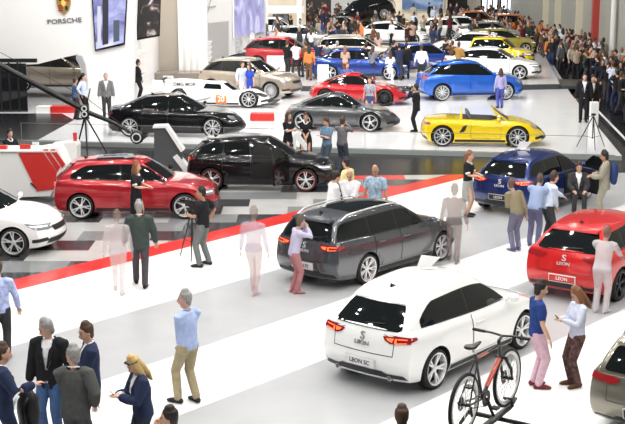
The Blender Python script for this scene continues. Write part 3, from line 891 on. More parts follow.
def strip(a, b, w, z, h, m, nme, label):
    a, b = Vector(a), Vector(b); d = (b-a); n = Vector((-d.y, d.x, 0)).normalized()*w/2
    P = [a-n, b-n, b+n, a+n]
    return slab(nme, [(p.x, p.y) for p in P], z, z+h, m, label)
strip(at(590, 103, STG), at(628, 142, STG), .09, STG, .02, mat('kerb_white', (.8, .8, .8), .4), 'trim_1', 'white line along the stage edge')
strip((S0.x, S0.y+.12, 0), (S1.x-.2, S1.y+.12, 0), .10, STG, .012, mat('edge_strip', (.10, .12, .115), .3), 'trim_2', 'dark strip along the front edge of the stage')
quad('floor', [at(-40, 140.5, STG)[:2], at(37, 140.5, STG)[:2], at(74, 120, STG)[:2], at(62, 113.5, STG)[:2], at(-40, 113.5, STG)[:2]], STG+.004, FLOORB, 'stage floor coloured black as the reflection of the dark glass')  # black sheet on the pale stage, painted reflection of the dark glass front
# far platform
PL = .40
p0, p1, p2 = at(300, 86, PL), at(560, 84, PL), at(556, 62, PL)
GREYF = mat('platform_top', (.62, .62, .63), .15, spec=.6, noise=.03, nscale=.8)
DKF = mat('platform_front', (.05, .055, .055), .3)
slab('floor', [(p0.x-1.2, p0.y+1.5), (p0.x, p0.y), (at(448, 86, PL).x, at(448, 86, PL).y), (p1.x, p1.y), (at(537, 40, PL).x, at(537, 40, PL).y), (at(520, 22, PL).x, 112), (-14, 112), (-14, 80), (-3, 80)], STG, PL, GREYF, 'raised pale platform under the far cars', DKF)
q0, q1 = at(560, 84, PL), at(583, 95, .15)
slab('floor', [(q0.x+.05, q0.y+.1), (q0.x+1.9, q0.y-.0), (q0.x+1.9, q0.y+3.2), (q0.x+.05, q0.y+3.2)], STG, .3, DKF, 'dark step beside the pale platform')

# walls
WW = mat('wall_white', (.80, .80, .79), .35, noise=.01, nscale=.5)
WBZ = mat('wall_bronze', (.42, .37, .31), .3, .25, noise=.06, nscale=.35)
WCR = mat('wall_cream', (.72, .64, .50), .5, noise=.04, nscale=.6)
WGR = mat('wall_greygreen', (.36, .36, .32), .6, noise=.05, nscale=.4)
WDK = mat('wall_black', (.012, .012, .013), .5)
def wall(name, a, b, z0, z1, m, label, th=.3):
    a, b = Vector((a[0], a[1], 0)), Vector((b[0], b[1], 0)); d = b - a; n = Vector((-d.y, d.x, 0)).normalized()*th
    return slab(name, [(a.x, a.y), (b.x, b.y), (b.x+n.x, b.y+n.y), (a.x+n.x, a.y+n.y)], z0, z1, m, label)
# white curved stand building: outline (front view) extruded, with the doorway cut out
DB = 54.5
def P2(px, py): p = at_d(px, py, DB); return (p.x, p.z)
outline = [P2(0, 65), P2(20, 65), P2(38, 64), P2(52, 60.5), P2(66, 57), P2(78, 54.5), P2(82.5, 57), P2(85, 64), P2(86, 80), P2(86.5, 102), P2(86.5, 112)]
outline[-1] = (outline[-1][0], STG)
outline += [(P2(132, 110)[0], STG), P2(133, 60), P2(134.5, 20), P2(136, -20), P2(136, -60), (-24, P2(0, -60)[1]), (-24, P2(0, 65)[1])]
bm = BM(); zt_ = 7.12; low_ = [(-24, outline[0][1])] + outline[:8]
for (xa, za), (xb, zb2) in zip(low_, low_[1:]):
    if xb > xa: prism(bm, [(xa, za), (xb, zb2), (xb, zt_), (xa, zt_)], .8, 'XZ', DB)
xr_ = outline[7][0]
prism(bm, [(xr_, outline[7][1]), outline[8], outline[9], outline[10], outline[11], (outline[12][0], outline[7][1])], .8, 'XZ', DB)
prism(bm, [(xr_, outline[7][1]), (outline[12][0], outline[7][1]), outline[13], outline[14], (outline[14][0], zt_), (xr_, zt_)], .8, 'XZ', DB)
struct(bobj('wall_left', bm, WW), 'white curved building of the stand with a doorway')
bm = BM(); prism(bm, [P2(77, 54), P2(82.5, 56), P2(86, 64), P2(87.5, 80), P2(87.5, 90), P2(83.5, 90), P2(83, 78), P2(81, 66), P2(77, 58.5)], .5, 'XZ', DB-.25)
struct(bobj('trim_3', bm, mat('door_rim_grey', (.36, .36, .37), .4)), 'grey curved rim of the doorway')
p_ = at(132, 110, STG)
wall('wall_back_left', (P2(134, 80)[0]-.3, DB+.8), (P2(134, 80)[0]-.3, 72), STG, 9, WW, 'white return wall')
# black lounge box behind the doorway, dark glass at its left
wall('wall_inner', (-24, 71), (-9.5, 71), STG, 5, WDK, 'black wall inside the stand building')
# dark glass front at lower left
GLD = mat('dark_glass', (.01, .011, .012), .05, spec=.8)
a = at(-10, 120, STG); b = at(33, 113, STG)
for k in range(5):
    xx = lerp(-13.6, P2(34, 80)[0]-.0, k/5); x2 = lerp(-13.6, P2(34, 80)[0], (k+1)/5)
    bm = BM(); box(bm, ((xx+x2)/2, 53.2, 1.15), (x2-xx-.05, .05, 2.0)); g = bobj('glass_panel', bm, GLD)
    tag(g, ['far left dark glass panel under the white building', 'second dark glass panel under the white building, from the picture edge', 'middle dark glass panel of the five under the white building', 'fourth dark glass panel, next to the last before the doorway', 'dark glass panel nearest the doorway of the white building'][k], 'panel', 'dark glass panels')
bm = BM(); box(bm, (-14.5, 54.0, 2.2), (6, .12, .16)); 
for k in range(5): box(bm, (lerp(-13.6, P2(34, 80)[0], k/5), 53.2, 1.15), (.07, .09, 2.1))
struct(bobj('trim_4', bm, BLK), 'black mullions of the dark glass front')
# bronze wall, white fluted panels, grey box
wall('wall_bronze', (at_d(134, 70, 66).x, 66), (at_d(178.5, 70, 66).x, 66), STG, 12, WBZ, 'bronze coloured metal wall panel')
bm = BM(); xw0, xw1 = at_d(178.5, 70, 65.6).x, at_d(207, 70, 65.6).x
box(bm, ((xw0+xw1)/2, 66.2, 6.2), (xw1-xw0, .8, 12))
for k in range(3): tube(bm, [(lerp(xw0, xw1, .3+.22*k), 65.85, .3), (lerp(xw0, xw1, .3+.22*k), 65.85, 12)], .20, 16)
struct(bobj('wall_fluted', bm, WW, smooth=True, angle=40), 'white wall with rounded columns')
bm = BM(); xg0, xg1 = at_d(136, 75, 64.5).x, at_d(178, 75, 64.5).x
box(bm, ((xg0+xg1)/2+.8, 64.8, .42), (xg1-xg0+1.4, 1.6, .5)); tag(bobj('bronze_plinth', bm, mat('plinth_brown', (.20, .17, .14), .25, noise=.1, nscale=1)), 'long low brown plinth at the foot of the bronze wall', 'plinth')
# tilted black bar structure between screen and bronze wall
bm = BM(); A_ = at_d(141.5, -5, 64.4); B_ = at_d(142.5, 86, 64.0)
tube(bm, [A_, (B_.x, 63.7, .2)], .11, 8); tag(bobj('black_post', bm, BLK), 'thin black post in front of the bronze wall', 'post')
# booth wall, receding to the right
wa, wb_ = Vector((at_d(205, 66, 73).x, 73, 0)), Vector((at_d(266, 50, 85).x, 85, 0))
wall('wall_booth', wa, wb_, PL, 13, WW, 'white booth wall with a big picture')
def on_wall(a, b, px, py):
    """point of the wall plane a-b seen at px,py"""
    o = Vector((0, 0, CAMH)); r = at_d(px, py, 50) - o; n = Vector((-(b-a).y, (b-a).x, 0)); t = (a - o).dot(n)/r.dot(n); return o + r*t
def screen(name, a, b, corners, m, label, cat, frame=None, th=.08, off=.12):
    P = [on_wall(a, b, *c) for c in corners]; d = (b-a).normalized(); n = Vector((d.y, -d.x, 0))
    if n.y > 0: n = -n
    P = [p + n*off for p in P]
    fr = [p + (p - sum(P, Vector())/4).normalized()*.10 for p in P]
    V = [tuple(p) for p in fr] + [tuple(p - n*th) for p in fr]; k = 4
    o = link_mesh(name, V, [(0, 1, 2, 3), (7, 6, 5, 4)] + [(i, (i+1) % 4 + 0, (i+1) % 4 + 4, i+4) for i in range(4)], frame or BLKG, smooth=False)
    s = link_mesh('display', [tuple(p + n*.02) for p in P], [(0, 1, 2, 3)], m, o, smooth=False)
    return tag(o, label, cat)
LAV = picture('picture_lavender', [(.3, (.24, .24, .48)), (.5, (.42, .40, .70)), (.62, (.72, .70, .95)), (.75, (.3, .3, .55))], .45, strength=.95, distort=2)
screen('wall_picture', wa, wb_, [(232, -12), (262, -12), (262, 31), (232.5, 38)], LAV, 'tall lavender coloured picture on the white booth wall', 'picture', WW)
# diamond lattice and box at the left of the booth wall
bm = BM()
for (x0, y0, x1, y1) in ((203, -10, 210, 35), (213, -8, 203, 32), (200, 8, 216, 6)):
    tube(bm, [on_wall(wa, wb_, x0, y0) + Vector((0, -.3, 0)), on_wall(wa, wb_, x1, y1) + Vector((0, -.3, 0))], .04, 6)
tag(bobj('crossed_rods', bm, mat('rod_grey', (.35, .35, .36), .4)), 'thin crossed grey rods on the white booth wall', 'decoration')
bm = BM(); g0, g1 = on_wall(wa, wb_, 207, 60), on_wall(wa, wb_, 228, 21)
P = [on_wall(wa, wb_, 207, 58), on_wall(wa, wb_, 228, 57), on_wall(wa, wb_, 228, 21), on_wall(wa, wb_, 207, 23)]
V = [p + Vector((.05, -.2, 0)) for p in P] + [p for p in P]
struct(link_mesh('door_1', V, [(0, 1, 2, 3), (0, 4, 5, 1), (1, 5, 6, 2), (2, 6, 7, 3), (3, 7, 4, 0)], mat('door_grey', (.42, .41, .40), .5), smooth=False), 'grey door panel in the white booth wall')
bm = BM()
for k in range(4):
    p = on_wall(wa, wb_, 207, 41+k*5.2); box(bm, (p.x, p.y-.45, p.z), (.62, .35, .07))
    box(bm, (p.x, p.y-.38, p.z-.14), (.5, .1, .16))
tag(bobj('brochure_shelf', bm, WW), 'white wall shelves stacked four high on the booth wall', 'shelf')
# second wall portion with upper floor, tv in the opening
w2a, w2b = Vector((at_d(264, 40, 92).x, 92, 0)), Vector((at_d(300, 40, 92).x, 92, 0))
wall('wall_gallery', w2a, w2b, 3.9+.9, 13, mat('gallery_grey', (.50, .50, .48), .5), 'grey green upper wall of the gallery')
wall('wall_gallery_front', (w2a.x-.2, 91.7), (w2b.x+.3, 91.7), at_d(280, 13, 91.7).z, at_d(280, 6, 91.7).z, WW, 'white gallery parapet')
wall('wall_nook', (w2a.x, 94), (w2b.x+.4, 94), PL, 6, WCR, 'cream wall behind the white parapet')
screen('television', Vector((w2a.x, 93.9, 0)), Vector((w2b.x, 93.9, 0)), [(274, 15), (288, 15), (288, 26), (274, 26)], picture('tv_grey', [(.3, (.02, .02, .03)), (.6, (.3, .3, .35)), (.8, (.05, .05, .06))], 1.2, strength=.6), 'small dark television on the cream wall', 'television')
wall('wall_column', (at_d(297, 20, 91).x, 91), (at_d(301.5, 20, 91).x, 91), PL, 13, WW, 'white end column of the gallery')
wall('wall_column', (at_d(262, 30, 86).x, 86), (at_d(268, 30, 86).x, 86), PL, 13, WW, 'white column beside the lavender picture')
# back wall of the hall: black, cream, dark, bright windows
DBK = 112.
def bw(x0, x1, m, label, nme='wall_back', d=DBK, z0=0, z1=16): return wall(nme, (at_d(x0, 20, d).x, d), (at_d(x1, 20, d).x, d), z0, z1, m, label)
bw(255, 331, WDK, 'black back wall behind the gallery'); bw(331, 393, mat('wall_pale_grey', (.5, .5, .5), .5), 'pale grey back wall behind the black show car', d=111.9)
bw(393, 447, WCR, 'cream back wall with a blue picture', d=108)
bw(447, 467, WDK, 'black back wall section')
bw(467, 480, mat('wall_pale', (.55, .52, .46), .5), 'pale back wall section')
p5 = Vector((at_d(393, 20, 107.9).x, 107.9, 0)); p6 = Vector((at_d(447, 20, 107.9).x, 107.9, 0))
screen('wall_picture', p5, p6, [(402, -6), (443, -6), (443, 9.5), (402, 9.5)], picture('picture_blue', [(.25, (.02, .05, .14)), (.5, (.10, .2, .4)), (.65, (.35, .45, .6)), (.8, (.1, .15, .3))], .5, strength=.8), 'wide blue picture on the cream back wall', 'picture', ALU)
WIN = mat('daylight_glass', (.9, .95, 1), .2, emit=(.93, .97, 1), estr=2.2)
for i, (x0, x1) in enumerate(((481, 497), (500, 519), (522, 533))):
    bm = BM(); a_, b_ = at_d(x0, 18, 113).x, at_d(x1, 18, 113).x
    box(bm, ((a_+b_)/2, 113, 5), (b_-a_, .1, 9)); w_ = bobj('window_%d' % (i+1), bm, WIN); struct(w_, 'bright daylight window at the far end')
    f = BM(); 
    for k in range(4): box(f, (lerp(a_, b_, k/3), 112.8, 5), (.12, .2, 9))
    box(f, ((a_+b_)/2, 112.8, 3.4), (b_-a_, .2, .12)); bobj('window_frame', f, BLK, w_)
bw(533, 556, mat('wall_ochre', (.50, .40, .24), .5), 'ochre wall at the far end', d=112)
bw(478, 560, mat('wall_dim', (.3, .29, .26), .6), 'dim wall far behind the windows', d=118)
# right wall with columns
XR = 17.1
wall('wall_right', (XR, 0), (XR, 118), 0, 14, WGR, 'grey green side wall of the hall', th=-.4)
for i, px in enumerate((609, 590, 574, 553, 541)):
    D_ = XR*F/(px-312.5)*.98
    bm = BM()
    if px == 609: tube(bm, [(XR-.25, D_, 0), (XR-.25, D_, 14)], .16, 12)
    else: box(bm, (XR-.12, D_, 7), (.5, .45 if px != 590 else .5, 14))
    m = {609: WW, 590: mat('pillar_red', (.42, .05, .04), .4)}.get(px, mat('pillar_cream', (.62, .58, .45), .5))
    tag(bobj('pillar', bm, m, smooth=px == 609), {609: 'slim white round pillar against the right wall', 590: 'red square pillar against the right wall', 574: 'cream pillar just beyond the red one', 553: 'cream pillar second beyond the red one', 541: 'farthest cream pillar at the end of the right wall'}[px], 'pillar')
# screens and signs on the white building
fa, fb = Vector((-24, DB, 0)), Vector((-7, DB, 0))
CITY = picture('picture_city', [(.30, (.02, .02, .05)), (.45, (.12, .12, .35)), (.58, (.50, .52, .85)), (.75, (.95, .96, 1))], .55, strength=1.1, distort=.6, dets=6)
sc1 = screen('video_screen', fa, fb, [(96.5, 49), (124, 42.5), (127, -8), (93, -8)], CITY, 'big lilac and blue video screen on the white building', 'screen')
NIGHT = picture('picture_night', [(.45, (.0, .0, .0)), (.58, (.01, .008, .01)), (.66, (.25, .15, .12)), (.74, (.9, .9, 1))], 2.2, strength=.9, distort=.5, dets=8)
bb0, bb1 = Vector((-8.2, 58, 0)), Vector((-6, 59, 0))
screen('video_screen', bb0, bb1, [(137, 38), (158, 34), (159.5, -10), (137, -10)], NIGHT, 'dark video screen of night lights hanging beside the white building', 'screen')
for k, hh in enumerate(((98, 101.5, 6, 46, (.85, .85, .95)), (103, 109, -8, 45, (.02, .02, .04)), (114, 120, 20, 42, (.08, .12, .16)))):
    x0, x1, y0, y1, c = hh
    P = [on_wall(fa, fb, x, y) + Vector((0, -.16, 0)) for x, y in ((x0, y1), (x1, y1-1.5), (x1, y0), (x0, y0))]
    link_mesh('tower_shape', P, [(0, 1, 2, 3)], mat('tower_tone_%d' % k, (.02, .02, .02), .4, emit=c, estr=.8), sc1, smooth=False)
DKG = mat('sign_grey', (.16, .16, .17), .4)
Mw = frameM(on_wall(fa, fb, 64.5, 21) + Vector((0, -.02, 0)), (1, 0, .07), (0, 0, 1))
tx = text_obj('sign_lettering', 'PORSCHE', .27, DKG, None, Mw, .02, sx=1.25); tag(tx, 'grey PORSCHE lettering on the white building', 'sign')
# crest: shield with four fields and a centre
cr = on_wall(fa, fb, 64, 3)
def shield(w, h, y, bm):
    pts = [(-w, h), (-w*.5, h*.93), (0, h*1.05), (w*.5, h*.93), (w, h), (w*.98, -.1*h), (w*.7, -.65*h), (0, -h*1.1), (-w*.7, -.65*h), (-w*.98, -.1*h)]
    return prism(bm, [(cr.x + p[0], cr.z + p[1]) for p in pts], .05, 'XZ', y)
GOLD = mat('crest_gold', (.55, .36, .10), .35, .6); CRED = mat('crest_red', (.35, .03, .03), .4)
bm = BM(); shield(.30, .44, DB-.09, bm); cst = tag(bobj('crest', bm, GOLD), 'gold and red crest above the grey lettering', 'sign')
bm = BM()
for sx, sz in ((1, 1), (-1, -1)):
    for k in range(3): box(bm, (cr.x + sx*.14, DB-.11, cr.z + sz*.20 + (k-1)*.10), (.19, .05, .05))
bobj('stripe', bm, CRED, cst)
bm = BM(); box(bm, (cr.x - .13, DB-.11, cr.z+.20), (.10, .05, .20)); box(bm, (cr.x + .12, DB-.11, cr.z-.2), (.10, .05, .16)); bobj('antler', bm, INK, cst)
bm = BM(); prism(bm, [(cr.x-.10, cr.z+.12), (cr.x+.10, cr.z+.12), (cr.x+.09, cr.z-.06), (cr.x, cr.z-.16), (cr.x-.09, cr.z-.06)], .03, 'XZ', DB-.13); bobj('inner_shield', bm, mat('crest_yellow', (.75, .55, .12), .4), cst)
# world and lamps
w = bpy.data.worlds.new('hall'); sc.world = w; w.use_nodes = True
w.node_tree.nodes['Background'].inputs[0].default_value = (.80, .87, 1, 1); w.node_tree.nodes['Background'].inputs[1].default_value = WORLD
def lamp(x, y, z, size, power, col=(1, .97, .93), tx=0, ty=0):
    l = bpy.data.lights.new('hall_lamp', 'AREA'); l.shape = 'DISK'; l.size = size; l.energy = power; l.color = col
    o = bpy.data.objects.new('hall_lamp', l); C.objects.link(o); o.location = (x, y, z); o.rotation_euler = (tx, ty, 0)
for yy in range(11, 42, 4):
    for xx in (-11, -7, -3, 1, 5, 9): lamp(xx + (2 if (yy//4) % 2 else 0), yy, 11, .34, LAMP*.45)
for yy in (45, 50, 55, 61, 67):
    for xx in (-12, -7, -2, 3, 8): lamp(xx, yy, 11, .45, LAMP*.86, tx=R(24))
for yy in (76, 88, 100):
    for xx in (-9, -2, 5): lamp(xx, yy, 12, 1.4, LAMP*2.1, tx=R(28))
# ------------------------------------------------------------------ car kinds
SC = dict(wb=2.60, dwin=(-1.55, -1.10), pillars=[-.30], doors=[(-.30, .86)], cab=(-1.98, -1.50, .28, 1.12), cw=(.80, .565), badge=[('S', .86, .17, BADGE), ('LEON', .755, .085, BADGE)], plate='LEON SC', gatez=.62,
          spoiler=(-1.72, -1.42, -.03), exhaust=[.5, -.5])
FIVE = dict(wb=2.64, dwin=(-1.70, -1.28), pillars=[-.98, -.22], doors=[(-1.0, -.22), (-.20, .84)], cab=(-2.0, -1.52, .30, 1.14), badge=[('S', .86, .17, BADGE), ('LEON', .755, .085, BADGE)], plate='LEON', spoiler=(-1.74, -1.44, -.03))
WAGON = dict(wb=2.64, xr=-2.38, xf=2.16, dwin=(-2.12, -1.90), pillars=[-1.14, -.22], doors=[(-1.08, -.22), (-.20, .84)], cab=(-2.30, -2.02, .30, 1.14), cw=(.80, .60),
    belt=[(-2.42,.93),(-2.25,.99),(-1.2,.985),(0,.95),(1.0,.93),(1.3,.905),(1.7,.835),(2.02,.735),(2.2,.66)], roof=[(-2.1,1.38),(-1.6,1.43),(-.6,1.455),(0,1.44),(.35,1.39)], badge=[('S', .87, .17, BADGE), ('LEON', .765, .085, BADGE)], plate='LEON ST', spoiler=(-2.22, -1.95, -.02),
    rails=(-1.85, .1), panoramic=(-1.35, -.05, .44))
SUV = dict(wb=2.85, W=1.93, r=.37, tw=.26, gc=.22, xr=-2.32, xf=2.40, cab=(-2.18, -1.62, .25, 1.20), cw=(.86, .60), dwin=(-1.98, -1.50), pillars=[-1.06, -.18], doors=[(-1.06, -.18), (-.16, .92)],
    belt=[(-2.36,1.02),(-2.1,1.10),(-1.0,1.11),(0,1.08),(1.1,1.06),(1.5,1.04),(2.0,.95),(2.3,.80),(2.45,.7)], roof=[(-1.75,1.52),(-1.2,1.62),(-.4,1.67),(0,1.66),(.35,1.60)], rwz=(1.16,1.52), wsz=(1.12,1.57), tail='big', tz=1.0, hz=.80, pz=.62, rbz=.42,
    style='single', nsp=10, spoiler=(-1.85, -1.55, -.03), head='oval')
N11 = dict(wb=2.45, W=1.88, r=.34, tw=.27, gc=.13, xr=-2.04, xf=2.24, rflare=.03, fender=.05, pf=.40, tf=.14, tr=.10, pr=.25, cab=(-1.85, -.42, .12, .98), cw=(.74, .46), cabin=True,
    belt=[(-2.08,.66),(-1.8,.78),(-1.2,.86),(-.4,.86),(.6,.83),(1.0,.80),(1.5,.73),(2.0,.58),(2.28,.46)], roof=[(-1.3,1.02),(-.8,1.20),(-.3,1.285),(0,1.29),(.2,1.265)], dwin=(-1.20, -.45), pillars=[-.55], doors=[(-.42, .72)],
    rwz=(.95,1.18), wsz=(.90,1.23), tail='round', tz=.66, head='oval', hz=.62, winend=.05, dh=.02, gate=False, wiper=False, style='y', nsp=5, crown=.03, ctr=.25, rbz=.28, antenna=False, front=[(0,.10),(.2,.02),(.4,0),(.6,.05),(.8,.16),(1,.42)], rear=[(0,.14),(.3,0),(.6,.02),(.8,.08),(1,.22)])
PAN = dict(wb=2.92, W=1.93, r=.35, tw=.27, gc=.14, xr=-2.42, xf=2.52, rflare=.02, fender=.03, pf=.38, pr=.22, cab=(-2.12, -1.05, .28, 1.22), cw=(.80, .52),
    belt=[(-2.46,.80),(-2.2,.95),(-1.2,.98),(0,.93),(1.1,.90),(1.6,.84),(2.1,.70),(2.45,.55)], roof=[(-1.5,1.25),(-1.0,1.36),(-.3,1.415),(0,1.415),(.35,1.37)], dwin=(-1.90, -1.1), pillars=[-1.02, -.12], doors=[(-1.02, -.12), (-.10, .96)],
    rwz=(1.03,1.30), wsz=(.96,1.33), tail='round', tz=.80, head='oval', hz=.66, style='y', nsp=7, front=[(0,.10),(.2,.02),(.4,0),(.6,.05),(.8,.14),(1,.35)])
SEDAN = dict(wb=2.84, W=1.86, xr=-2.42, xf=2.40, cab=(-2.05, -1.15, .30, 1.22), cw=(.80, .57), belt=[(-2.46,.90),(-2.2,1.02),(-1.7,1.02),(-1,.98),(0,.95),(1.1,.93),(1.5,.89),(2.0,.80),(2.3,.70),(2.45,.62)],
    roof=[(-1.5,1.30),(-1.1,1.40),(-.4,1.46),(0,1.455),(.35,1.41)], dwin=(-1.75, -1.25), pillars=[-1.06, -.18], doors=[(-1.06, -.18), (-.16, .92)], rwz=(1.05,1.34), wsz=(1.0,1.38), tail='big', tz=.88, r=.34)
SMALL = dict(wb=2.40, W=1.65, xr=-1.72, xf=1.86, r=.29, tw=.19, cab=(-1.66, -1.42, .22, .98), cw=(.74, .55), belt=[(-1.76,.88),(-1.6,.93),(-.8,.93),(0,.92),(.9,.90),(1.2,.87),(1.6,.76),(1.9,.62)], roof=[(-1.5,1.42),(-1,1.47),(-.3,1.49),(0,1.48),(.3,1.43)],
    dwin=(-1.45, -1.25), pillars=[-.30], doors=[(-.30, .72)], tail='big', tz=.85, rwz=(1.0,1.36), wsz=(.98,1.40))
PW = paint('white', (.86, .87, .86), 0, .2); PG = paint('graphite', (.10, .108, .118), .6, .25); PR = paint('red', (.62, .018, .018), .15, .2)
PRD = paint('deep_red', (.42, .012, .02), .25, .22); PB = paint('navy_blue', (.012, .028, .14), .35, .22); PK = mat('paint_black', (.005, .005, .006), .15, coat=.5, spec=.4)
PT = paint('olive_grey', (.23, .21, .165), .6, .25); PY = paint('yellow', (.85, .62, .0), .05, .2); PBG = paint('beige', (.50, .43, .34), .55, .25)
PBL = paint('bright_blue', (.02, .13, .60), .3, .2); PS = paint('silver', (.55, .57, .58), .7, .25); PDG = paint('dark_grey', (.12, .125, .13), .6, .25); PO = paint('orange', (.65, .16, .03), .3, .25)
POL = paint('olive_yellow', (.42, .36, .06), .3, .3); PAB = paint('audi_blue', (.02, .06, .30), .4, .2)
AZ = 50.6
cars = {}
cars['white'], bv_w, pw_ = car_at((517, 347), .012, AZ, SC, 'hatchback_car', 'white three-door hatchback with a lit tail lamp and LEON on its tailgate, behind the bicycle', PW, rear_px=(431, 388), opts=dict(S=1.04, roofup=.045, badge=[('S', .86, .17, BADGED), ('LEON', .755, .085, BADGED)], style='double', nsp=5))
cars['grey'], bv_g, pg_ = car_at((438, 261.5), .012, AZ-1, WAGON, 'estate_car', 'dark grey estate car with silver roof rails on the grey floor band', PG, rear_px=(366, 282), opts=dict(S=1.02, style='y', nsp=7))
cars['red'], bv_r, pr_ = car_at(None, .012, 54, FIVE, 'hatchback_car', 'bright red five-door hatchback seen from behind, beside the pale floor at the picture edge', PR, rear_px=(616, 299.6), opts=dict(lit=False, rm=RIMD, style='y', nsp=5, plate='LEON', platemat=PR, framemat=PLATE, inkmat=PLATE, cladding=False))
cars['blue'], bv_b, pb_ = car_at(None, .012, 53, dict(FIVE, r=.34), 'hatchback_car', 'dark blue five-door hatchback with its front door open, below the yellow roadster', PB, rear_px=(540, 214), opts=dict(plate='LEON', platemat=PLATED, framemat=ALU, inkmat=PLATE))
cars['tan'], bv_t, pt_ = build_car('estate_car', 'olive grey estate car cut by the lower right corner of the picture', 'car', (6.02, 19.1, .012), R(55), WAGON, PT, opts=dict(lit=False, gc=.22, cladding=True, panoramic=None, plate='LEON ST', platemat=PLATED, inkmat=PLATE, r=.335))
cars['wl'], bv_wl, _ = car_at((13.5, 256), .012, -9, dict(SC, wb=2.6), 'hatchback_car', 'white three-door hatchback cut by the left edge, nose towards the tiles', PW, opts=dict(style='double', nsp=5, rm=RIM, plate=None, badge=None, exhaust=None, sub=2))
cars['rl'], bv_rl, _ = car_at((185.5, 218), .012, 0.5, SC, 'hatchback_car', 'deep red three-door hatchback with glass roof and two-tone wheels, left on the tiles', PRD, rear_px=(81, 219), opts=dict(style='double', rm=RIM, nsp=5, panoramic=(-.95, .0, .40), plate=None, exhaust=None, mirror_mat=BLKG))
cars['bk'], bv_bk, _ = car_at((306.6, 191.5), .012, -3, FIVE, 'hatchback_car', 'black five-door hatchback with red-edged wheels and an open door', PK, rear_px=(211, 190), opts=dict(style='double', rm=RIM, edge=True, nsp=5, plate=None, tz=.86))
cars['pan'], _, _ = car_at((211.5, 138), STG, -5, PAN, 'saloon_car', 'long black four-door sports saloon on the white stage', PK, rear_px=(132, 136), opts=dict(style='double', nsp=7, chromeline=False))
cars['911g'], _, _ = car_at((369.5, 132.5), STG, -9, N11, 'sports_car', 'dark grey rear-engined coupe on the white stage', PDG, rear_px=(304, 129.5), opts=dict(style='y', nsp=5))
cars['911r'], _, _ = car_at((383.5, 106), STG, -7, N11, 'sports_car', 'bright red coupe behind the dark grey coupe on the stage', paint('coupe_red', (.48, .012, .02), .15, .2), opts=dict(rm=RIMD, style='double', sub=1))
cars['macan'], _, _ = car_at(None, STG, 8, dict(SUV, wb=2.81, cab=(-2.1, -1.45, .25, 1.2)), 'suv_car', 'bright blue sports utility car on the white stage behind the yellow roadster', PBL, rear_px=(442.6, 101), opts=dict(style='y', sub=1, plate=None))
cars['cay'], _, _ = car_at((270.6, 99), STG, -25, dict(SUV, wb=2.9), 'suv_car', 'beige sports utility car behind the white racing car', PBG, opts=dict(style='double', nsp=10, sub=1))
cars['sk'], _, _ = car_at((518.8, 79.5), PL, -14, SEDAN, 'saloon_car', 'white saloon at the front corner of the raised platform', PW, opts=dict(style='double', sub=1))
# far cars
def far(front, az, P, name, label, pm, z=PL, **o): return car_at(front, z, az, P, name, label, pm, opts=dict(sub=1, antenna=False, wiper=False, **o))[0]
far(None, 160, dict(SUV, wb=2.6, xr=-2.1, xf=2.15), 'suv_car', 'red compact utility car behind the white reception block', PRD) if 0 else None
a_ = build_car('suv_car', 'red compact utility car in front of the white booth wall', 'car', at(286, 71, PL) + Vector((0, .9, 0)), R(-12), dict(SUV, wb=2.6, xr=-2.1, xf=2.15), PRD, opts=dict(sub=1))
FARS = [((60, 93), -4, SUV, 'suv_car', 'beige utility car inside the doorway of the white building', PBG), ((305, 52), -8, SEDAN, 'saloon_car', 'silver white saloon beyond the red compact utility car', PS), ((349, 42), -5, SMALL, 'small_car', 'black small car with red side near the black back wall', PK),
 ((360, 66), -4, WAGON, 'estate_car', 'beige silver estate car on the raised platform', PBG), ((360, 81), -3, SEDAN, 'saloon_car', 'deep blue saloon ringed by visitors, below the beige estate car', PAB),
 ((424, 74), 10, dict(FIVE), 'hatchback_car', 'blue hatchback behind the man in the white shirt', PAB), ((392, 47), -6, SEDAN, 'saloon_car', 'white saloon in the middle of the far row', PW),
 ((382, 33), 0, WAGON, 'estate_car', 'dark olive car carrying a white bicycle on its roof', POL), ((468, 60), 170, FIVE, 'hatchback_car', 'pale car with its boot lid raised beyond the blue utility car', PW),
 ((500, 56), 5, FIVE, 'hatchback_car', 'olive car just beyond the white saloon', POL), ((500, 68), -18, SMALL, 'small_car', 'lemon yellow small car beyond the white saloon', PY),
 ((480, 34), -10, SMALL, 'small_car', 'orange car at the far end of the hall', PO), ((462, 40), 0, SEDAN, 'saloon_car', 'pale saloon in front of the orange car', PW), ((492, 47), -8, SEDAN, 'saloon_car', 'silver saloon in the far row beside the aisle', PS),
 ((500, 38), 175, SMALL, 'small_car', 'second orange car at the far end, nearer the aisle', PO), ((432, 42), 172, FIVE, 'hatchback_car', 'white hatchback in the far row behind the visitors', PW), ((277, 42), -5, SEDAN, 'saloon_car', 'white saloon at the foot of the gallery', PW)]
FARP = []
for (px, az, P, n, lab, pm) in FARS:
    r_, _, _ = build_car(n, lab, 'car', at(px[0], px[1]-3, PL), R(az), P, pm, opts=dict(sub=1, antenna=False, wiper=False, plate=None, badge=None)); FARP.append(r_)
